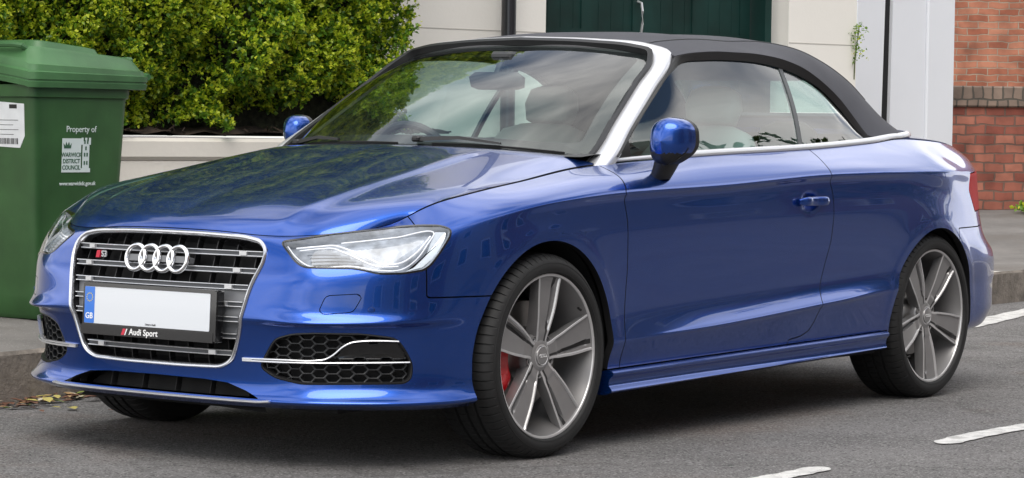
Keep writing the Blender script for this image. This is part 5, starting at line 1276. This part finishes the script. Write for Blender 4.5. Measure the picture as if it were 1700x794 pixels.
# weed in the joint
wd_ = thing('wall_weed', 'small green weed sprouting from the joint beside the white pillar', 'plant'); cw = MFc[:3, :3] @ np.array([3.535, .02, 0]) + MFc[:3, 3]
k_ = 70; cc_ = np.stack([cw[0] + rng.normal(0, .022, k_), cw[1] + rng.normal(0, .022, k_), rng.uniform(1.49, 1.71, k_)], 1); n__ = rng.normal(0, 1, (k_, 3)); n__ /= np.linalg.norm(n__, axis=1, keepdims=True)
leaves('weed_leaves', cc_, n__, 3, .022, rng.uniform(0, 1, k_) < .4, wd_, [OLD, YOUNG])
ge = Geo(); ge.tube([(cw[0], cw[1] - .02, 1.36), (cw[0] + .01, cw[1] - .01, 1.5), (cw[0], cw[1] + .01, 1.69)], .004, 5); ge.build('weed_stem', mat('weed_stem_green', (.08, .10, .03), .8), wd_)
# ---------------- brick walls ----------------
def brickmat(name, bw, bh, mortar, c1, c2, cm, off_=.5, warp=.0):
    m = bpy.data.materials.new(name); m.use_nodes = True; t = m.node_tree; p = t.nodes['Principled BSDF']; p.inputs['Roughness'].default_value = .88
    tcn = nn(t, 'ShaderNodeTexCoord'); sp = nn(t, 'ShaderNodeSeparateXYZ'); cb = nn(t, 'ShaderNodeCombineXYZ'); b = nn(t, 'ShaderNodeTexBrick')
    b.inputs['Scale'].default_value = 1; b.inputs['Brick Width'].default_value = bw; b.inputs['Row Height'].default_value = bh; b.inputs['Mortar Size'].default_value = mortar; b.inputs['Mortar Smooth'].default_value = .25; b.inputs['Bias'].default_value = -.1; b.offset = off_
    b.inputs['Color1'].default_value = (*c1, 1); b.inputs['Color2'].default_value = (*c2, 1); b.inputs['Mortar'].default_value = (*cm, 1)
    wn = nn(t, 'ShaderNodeTexNoise'); wn.inputs['Scale'].default_value = 7; va = nn(t, 'ShaderNodeVectorMath', operation='SCALE'); va.inputs['Scale'].default_value = .040; vb = nn(t, 'ShaderNodeVectorMath', operation='ADD')
    t.links.new(tcn.outputs['Object'], sp.inputs[0]); t.links.new(sp.outputs[0], cb.inputs[0]); t.links.new(sp.outputs[2], cb.inputs[1]); t.links.new(tcn.outputs['Object'], wn.inputs['Vector']); t.links.new(wn.outputs['Color'], va.inputs[0]); t.links.new(cb.outputs[0], vb.inputs[0]); t.links.new(va.outputs[0], vb.inputs[1]); t.links.new(vb.outputs[0], b.inputs['Vector'])
    n = nn(t, 'ShaderNodeTexNoise'); n.inputs['Scale'].default_value = 5; n.inputs['Detail'].default_value = 9; mixn = nn(t, 'ShaderNodeMix', data_type='RGBA', blend_type='MULTIPLY'); mixn.inputs[0].default_value = .75; r = nn(t, 'ShaderNodeValToRGB'); r.color_ramp.elements[0].position = .30; r.color_ramp.elements[1].position = .62; r.color_ramp.elements[0].color = (.42, .40, .40, 1); r.color_ramp.elements[1].color = (1.15, 1.12, 1.1, 1)
    t.links.new(tcn.outputs['Object'], n.inputs['Vector']); t.links.new(n.outputs['Fac'], r.inputs[0]); t.links.new(b.outputs['Color'], mixn.inputs[6]); t.links.new(r.outputs[0], mixn.inputs[7]); t.links.new(mixn.outputs[2], p.inputs['Base Color'])
    bp_ = nn(t, 'ShaderNodeBump'); bp_.inputs['Strength'].default_value = .8; bp_.inputs['Distance'].default_value = .012; bp_.invert = True; ad = nn(t, 'ShaderNodeMath', operation='MULTIPLY_ADD'); ad.inputs[1].default_value = -.35; t.links.new(n.outputs['Fac'], ad.inputs[0]); t.links.new(b.outputs['Fac'], ad.inputs[2]); t.links.new(ad.outputs[0], bp_.inputs['Height']); t.links.new(bp_.outputs[0], p.inputs['Normal'])
    return m
BR1 = brickmat('old_red_brick', .165, .079, .008, (.24, .070, .048), (.45, .18, .12), (.17, .105, .08)); BR2 = brickmat('orange_brick', .21, .068, .006, (.34, .115, .065), (.47, .21, .13), (.36, .29, .22)); BR3 = brickmat('weathered_coping_brick', .085, .22, .008, (.17, .13, .105), (.30, .22, .17), (.09, .08, .065))
def wall_at(px_dir, dep, w0, w1, z0, z1, th, name, m, label, cop=None):
    """wall facing the street corner; its mesh is in local axes so the bond runs true"""
    o = thing(name, label, 'wall', loc=(px_dir[0], px_dir[1], 0), rotz=math.atan2(R0d[1], R0d[0])); ge = Geo(); ge.box(((w0 + w1) / 2, th / 2, (z0 + z1) / 2), (w1 - w0, th, z1 - z0)); ge.build('brickwork', m, o)
    if cop: ge = Geo(); ge.box(((w0 + w1) / 2, th / 2 - .01, z1 + cop / 2), (w1 - w0, th + .05, cop), bev=.012); ge.build('coping', BR3, o)
    return o
R0d = np.array([-.588, .809]); R0d = np.array([-.60, .80])
wall_at((-13.80, -4.78), 23, -.45, 6, .10, 1.24, .24, 'brick_wall', BR1, 'weathered low red brick wall with dark coping right of the white pillar', cop=.175)
wall_at((-18.3, -7.2), 29, -1.2, 9, .10, 6.0, .3, 'brick_building', BR2, 'taller orange brick wall rising behind the low brick wall')
# small grass tuft at the wall foot
gt_ = thing('grass_tuft', 'small grass tuft at the foot of the low brick wall', 'plant'); cg = np.array([-13.80, -4.78]) + R0d * .62 + np.array([.25, .2]); k_ = 60
cc_ = np.stack([cg[0] + rng.normal(0, .06, k_), cg[1] + rng.normal(0, .06, k_), rng.uniform(.40, .44, k_)], 1); n__ = rng.normal(0, .4, (k_, 3)) + [0, 0, 1]; n__ /= np.linalg.norm(n__, axis=1, keepdims=True); leaves('grass_blades', cc_, n__, 3, .05, rng.uniform(0, 1, k_) < .6, gt_, [OLD, YOUNG])
# ---------------- wheelie bin ----------------
BING = mat('bin_green_plastic', (.030, .090, .026), .40, noise=(5, .22, 10), bump=(90, .12, .002))
BINL = mat('bin_lid_green_plastic', (.052, .142, .052), .45, noise=(6, .22, 10), bump=(70, .15, .002))
bx0, by0, bz0 = -1.10, -2.54, .192       # street-side front corner of the foot
wb = thing('wheelie_bin', 'tall green plastic wheelie bin with council lettering, standing on the pavement', 'wheelie bin', (bx0 - .33, by0 - .26, bz0))
ctr_ = np.array([0., 0.]); 
def ring(z, hx, hy, r, cx=0, cy=0, n=5):
    p = rounded([(-hx, -hy), (hx, -hy), (hx, hy), (-hx, hy)], r, n); return [(cx + a, cy + b, z) for a, b in p]
rows = [ring(0, .215, .225, .03, .055), ring(.02, .230, .235, .04, .055), ring(.10, .237, .240, .045, .055), ring(.50, .258, .255, .045, .057), ring(.88, .280, .270, .045, .058), ring(.93, .284, .272, .045, .058), ring(.935, .294, .282, .05, .058), ring(.985, .297, .285, .05, .058)]
rows = [r + [r[0]] for r in rows]; V, F = loft(rows, True); ge = Geo(); 
f = F[0]; ge.add(V, F); ge.build('bin_body', BING, wb, 40)
ge = Geo()
lr = [ring(.960, .364, .297, .06), ring(.962, .371, .304, .06), ring(.985, .375, .308, .06), ring(.987, .371, .304, .06), ring(.993, .371, .304, .06), ring(.995, .375, .308, .06), ring(1.016, .376, .309, .06), ring(1.019, .366, .299, .06), ring(1.036, .362, .295, .06), ring(1.040, .352, .286, .06), ring(1.075, .330, .262, .07, .0), ring(1.085, .318, .25, .07), ring(1.088, .21, .17, .07), ring(1.108, .195, .155, .06), ring(1.112, .17, .13, .05)]
lr = [[((p[0] * .935 + .022), p[1], p[2]) for p in r] for r in lr]
def tilt(p): return (p[0], p[1], p[2] + max(0, p[2] - 1.0) / .11 * (.020 + .085 * (p[0] + .2)) + .012 + .075 * sstep(.28, .35, p[0]) * sstep(.02, .16, .29 - p[1]) * (1 - sstep(1.04, 1.085, p[2])))
lr = [[tilt(p) for p in r] for r in lr]; rows = [r + [r[0]] for r in lr]; V, F = loft(rows, True); n = len(lr[0]) + 1; ge.add(V, F + [tuple(range((len(lr) - 1) * n, len(lr) * n - 1))]); lid = ge.build('bin_lid', BINL, wb, 40)
ge = Geo(); ge.tube([tilt(p) for p in [(.30, -.05, 1.070), (.345, -.04, 1.085), (.352, .0, 1.088), (.352, .16, 1.088), (.345, .20, 1.085), (.30, .21, 1.070)]], .012, 8); ge.build('lid_grip', BINL, wb)
ge = Geo(); ge.box((-.26, .22, 1.085), (.045, .05, .06), bev=.01); ge.box((-.26, -.22, 1.085), (.045, .05, .06), bev=.01); ge.tube([(-.345, -.27, 1.03), (-.355, -.2, 1.04), (-.355, .2, 1.04), (-.345, .27, 1.03)], .014, 8); ge.build('bin_handle', BINL, wb)
for sg in (1, -1): ge = Geo(); ge.lathe([(0, -.025), (.09, -.025), (.10, -.015), (.10, .015), (.09, .025), (0, .025)], 28, 'y', c=(-.13, sg * .235, -.0 + .10 - .0), mi=0); ge.build('bin_wheel', RUBBER, wb)
# lettering on the street side: reading direction -x, face leans outwards
def face_y(z): return np.interp(z, [.10, .50, .88], [.240, .255, .270])
def BM(x, z, off_=.0015): return frame((x, face_y(z) + off_, z), (-1, 0, 0), (0, .037, 1))
WI = mat('bin_white_ink', (.62, .70, .68), .5); 
text('lettering', 'Property of', .038, BM(.060, .800), WI, wb)
ge = Geo(); ge.prism([(-.072, -.072), (.040, -.072), (.040, .072), (-.072, .072)], 0, .001, axis=2, M=BM(.098, .690)); ge.build('crest_panel', WI, wb)
CI = mat('crest_green_ink', (.03, .10, .05), .5); Mq = BM(.098, .690, .0030)
for k, s_ in enumerate(('WARWICK', 'DISTRICT', 'COUNCIL')): text('crest_lettering', s_, .026, off(Mq, -.016, .002 - k * .027), CI, wb, bold=True, xs=.92)
ge = Geo(); ge.prism([(-.062, .030), (-.022, .030), (-.018, .052), (-.028, .040), (-.034, .058), (-.042, .042), (-.050, .058), (-.055, .040), (-.066, .052)], 0, .0008, axis=2, M=Mq); ge.build('crest_crown', CI, wb)
ge = Geo(); T2 = BM(.030, .690, .0022)
for a, b, c, d in ((-.028, -.072, .028, -.055), (-.020, -.055, .020, .045), (-.028, .045, .028, .060), (-.028, .060, -.016, .075), (-.006, .060, .006, .075), (.016, .060, .028, .075)): ge.prism([(a, b), (c, b), (c, d), (a, d)], 0, .0008, axis=2, M=T2)
ge.build('crest_tower', WI, wb)
ge = Geo(); T3 = off(T2, 0, 0, .0012)
for a, b in ((-.012, -.04), (.003, -.04), (-.012, -.005), (.003, -.005), (-.005, .022), (-.012, .049), (.004, .049)): ge.prism([(a, b), (a + .008, b), (a + .008, b + .016), (a, b + .016)], 0, .0006, axis=2, M=T3)
ge.build('tower_windows', CI, wb)
text('web_lettering', 'www.warwickdc.gov.uk', .024, BM(.072, .570), WI, wb, bold=True, xs=.93)
# paper label on the end face
PAPER = mat('paper_label', (.66, .68, .70), .6, noise=(20, .06)); ME = frame((.3345, .125, .82), (0, 1, 0), (.06, 0, 1)); ge = Geo(); ge.prism([(-.09, -.095), (.055, -.100), (.085, -.05), (.088, .085), (-.09, .095)], 0, .0015, axis=2, M=ME); ge.build('paper_label', PAPER, wb)
ge = Geo(); ge.prism([(.0, .065), (.045, .065), (.045, .082), (.0, .082)], .0015, .0022, axis=2, M=ME)
xk = -.07
while xk < .045:
    w = rng.uniform(.0015, .005); ge.prism([(xk, -.085), (xk + w, -.085), (xk + w, -.060), (xk, -.060)], .0015, .0022, axis=2, M=ME); xk += w + rng.uniform(.0015, .004)
for k in range(4): ge.prism([(-.06, -.045 + k * .02), (.02 + .03 * (k % 2), -.045 + k * .02), (.02 + .03 * (k % 2), -.043 + k * .02), (-.06, -.043 + k * .02)], .0015, .0022, axis=2, M=ME)
ge.build('label_print', BLACKINK, wb)
# ---------------- the far side of the street (seen mirrored in the bodywork) ----------------
def house(x0, x1, y0, h, m, label):
    o = thing('terraced_house', label, 'house', ((x0 + x1) / 2, y0 - 2.0, 0), group=None); w = x1 - x0; ge = Geo(); ge.box((0, 4, h / 2), (w, 8, h)); ge.build('wall', m, o)
    ge = Geo(); ge.add([(-w / 2, -.3, h), (w / 2, -.3, h), (w / 2, 4, h + 2.6), (-w / 2, 4, h + 2.6), (-w / 2, 8.3, h), (w / 2, 8.3, h)], [(0, 1, 2, 3), (3, 2, 5, 4)]); ge.build('roof', mat('slate_roof', (.07, .07, .08), .6), o)
    for zz in (1.3, 4.2):
        for xx in (-w * .28, w * .22):
            ge = Geo(); ge.box((xx, -.03, zz + .3), (1.15, .10, 1.5), mi=0); ge.box((xx, -.09, zz + .3), (.95, .03, 1.3), mi=1); ge.build('window', [WHITE, mat('far_window_glass', (.02, .025, .03), .05)], o)
HM = [mat('house_stucco', (.26, .245, .22), .8, noise=(1, .1)), mat('house_brick', (.18, .08, .055), .85, noise=(8, .2)), mat('house_cream', (.32, .30, .26), .8, noise=(1, .08))]
for k, (a, b, h, lab) in enumerate(((-36, -30.5, 7.5, 'brick terraced house across the street, last of the row'), (-30.5, -24.8, 7.8, 'dull stucco terraced house across the street, second from the row end'), (-24.8, -19, 7.3, 'brick terraced house across the street, third from the row end'), (-19, -13.2, 7.6, 'pale stucco terraced house across the street, far end'), (-13.2, -7.5, 7.9, 'red brick terraced house across the street, second from the far end'), (-7.5, -1.5, 7.4, 'cream terraced house directly across the street'), (-1.5, 4.5, 7.8, 'red brick house across the street beside the cream one'), (4.5, 10.5, 7.2, 'pale stucco house across the street, nearest end'))): house(a, b, 13.5, h, HM[[1, 0, 1, 0, 1, 2, 1, 0][k]], lab)
ge = Geo(); ge.box((0, 10.3, .06), (60, 2.6, .12), bev=.02); struct('opposite_pavement', ge, PAVE)

def street_tree(x, y, h, R_, label):
    o = thing('street_tree', label, 'tree', (x, y, 0), group=None); ge = Geo(); ge.lathe([(.20, 0), (.16, .6), (.13, 2.4), (.08, h * .75), (.02, h)], 14, 'z'); 
    for k in range(7):
        a = k * .9; z0 = 2.2 + k * .35; ge.tube([(0, 0, z0), (math.cos(a) * R_ * .4, math.sin(a) * R_ * .4, z0 + 1.0), (math.cos(a) * R_ * .75, math.sin(a) * R_ * .75, z0 + 1.6)], .045, 6)
    ge.build('trunk', mat('tree_bark', (.07, .055, .04), .9, noise=(8, .4)), o)
    n = 2600; v = rng.normal(0, 1, (n, 3)); v /= np.linalg.norm(v, axis=1, keepdims=True); lob = 1 + .25 * np.sin(v[:, 0] * 6 + 1) * np.sin(v[:, 2] * 7) + .15 * np.sin(v[:, 1] * 11); r = R_ * lob * rng.uniform(.45, 1, n)**.5
    c = v * r[:, None] * [1, 1, 1.15] + [0, 0, h * .68]; leaves('crown', c, v, 7, .16, rng.uniform(0, 1, n) < .3, o, [mat('tree_leaf_dark', (.045, .085, .02), .6), mat('tree_leaf_green', (.08, .14, .03), .6)])
street_tree(-17.5, 7.9, 6.2, 2.1, 'round leafy street tree on the opposite pavement, nearer of two')
street_tree(-27.0, 7.6, 7.0, 2.2, 'taller leafy street tree further down the street')
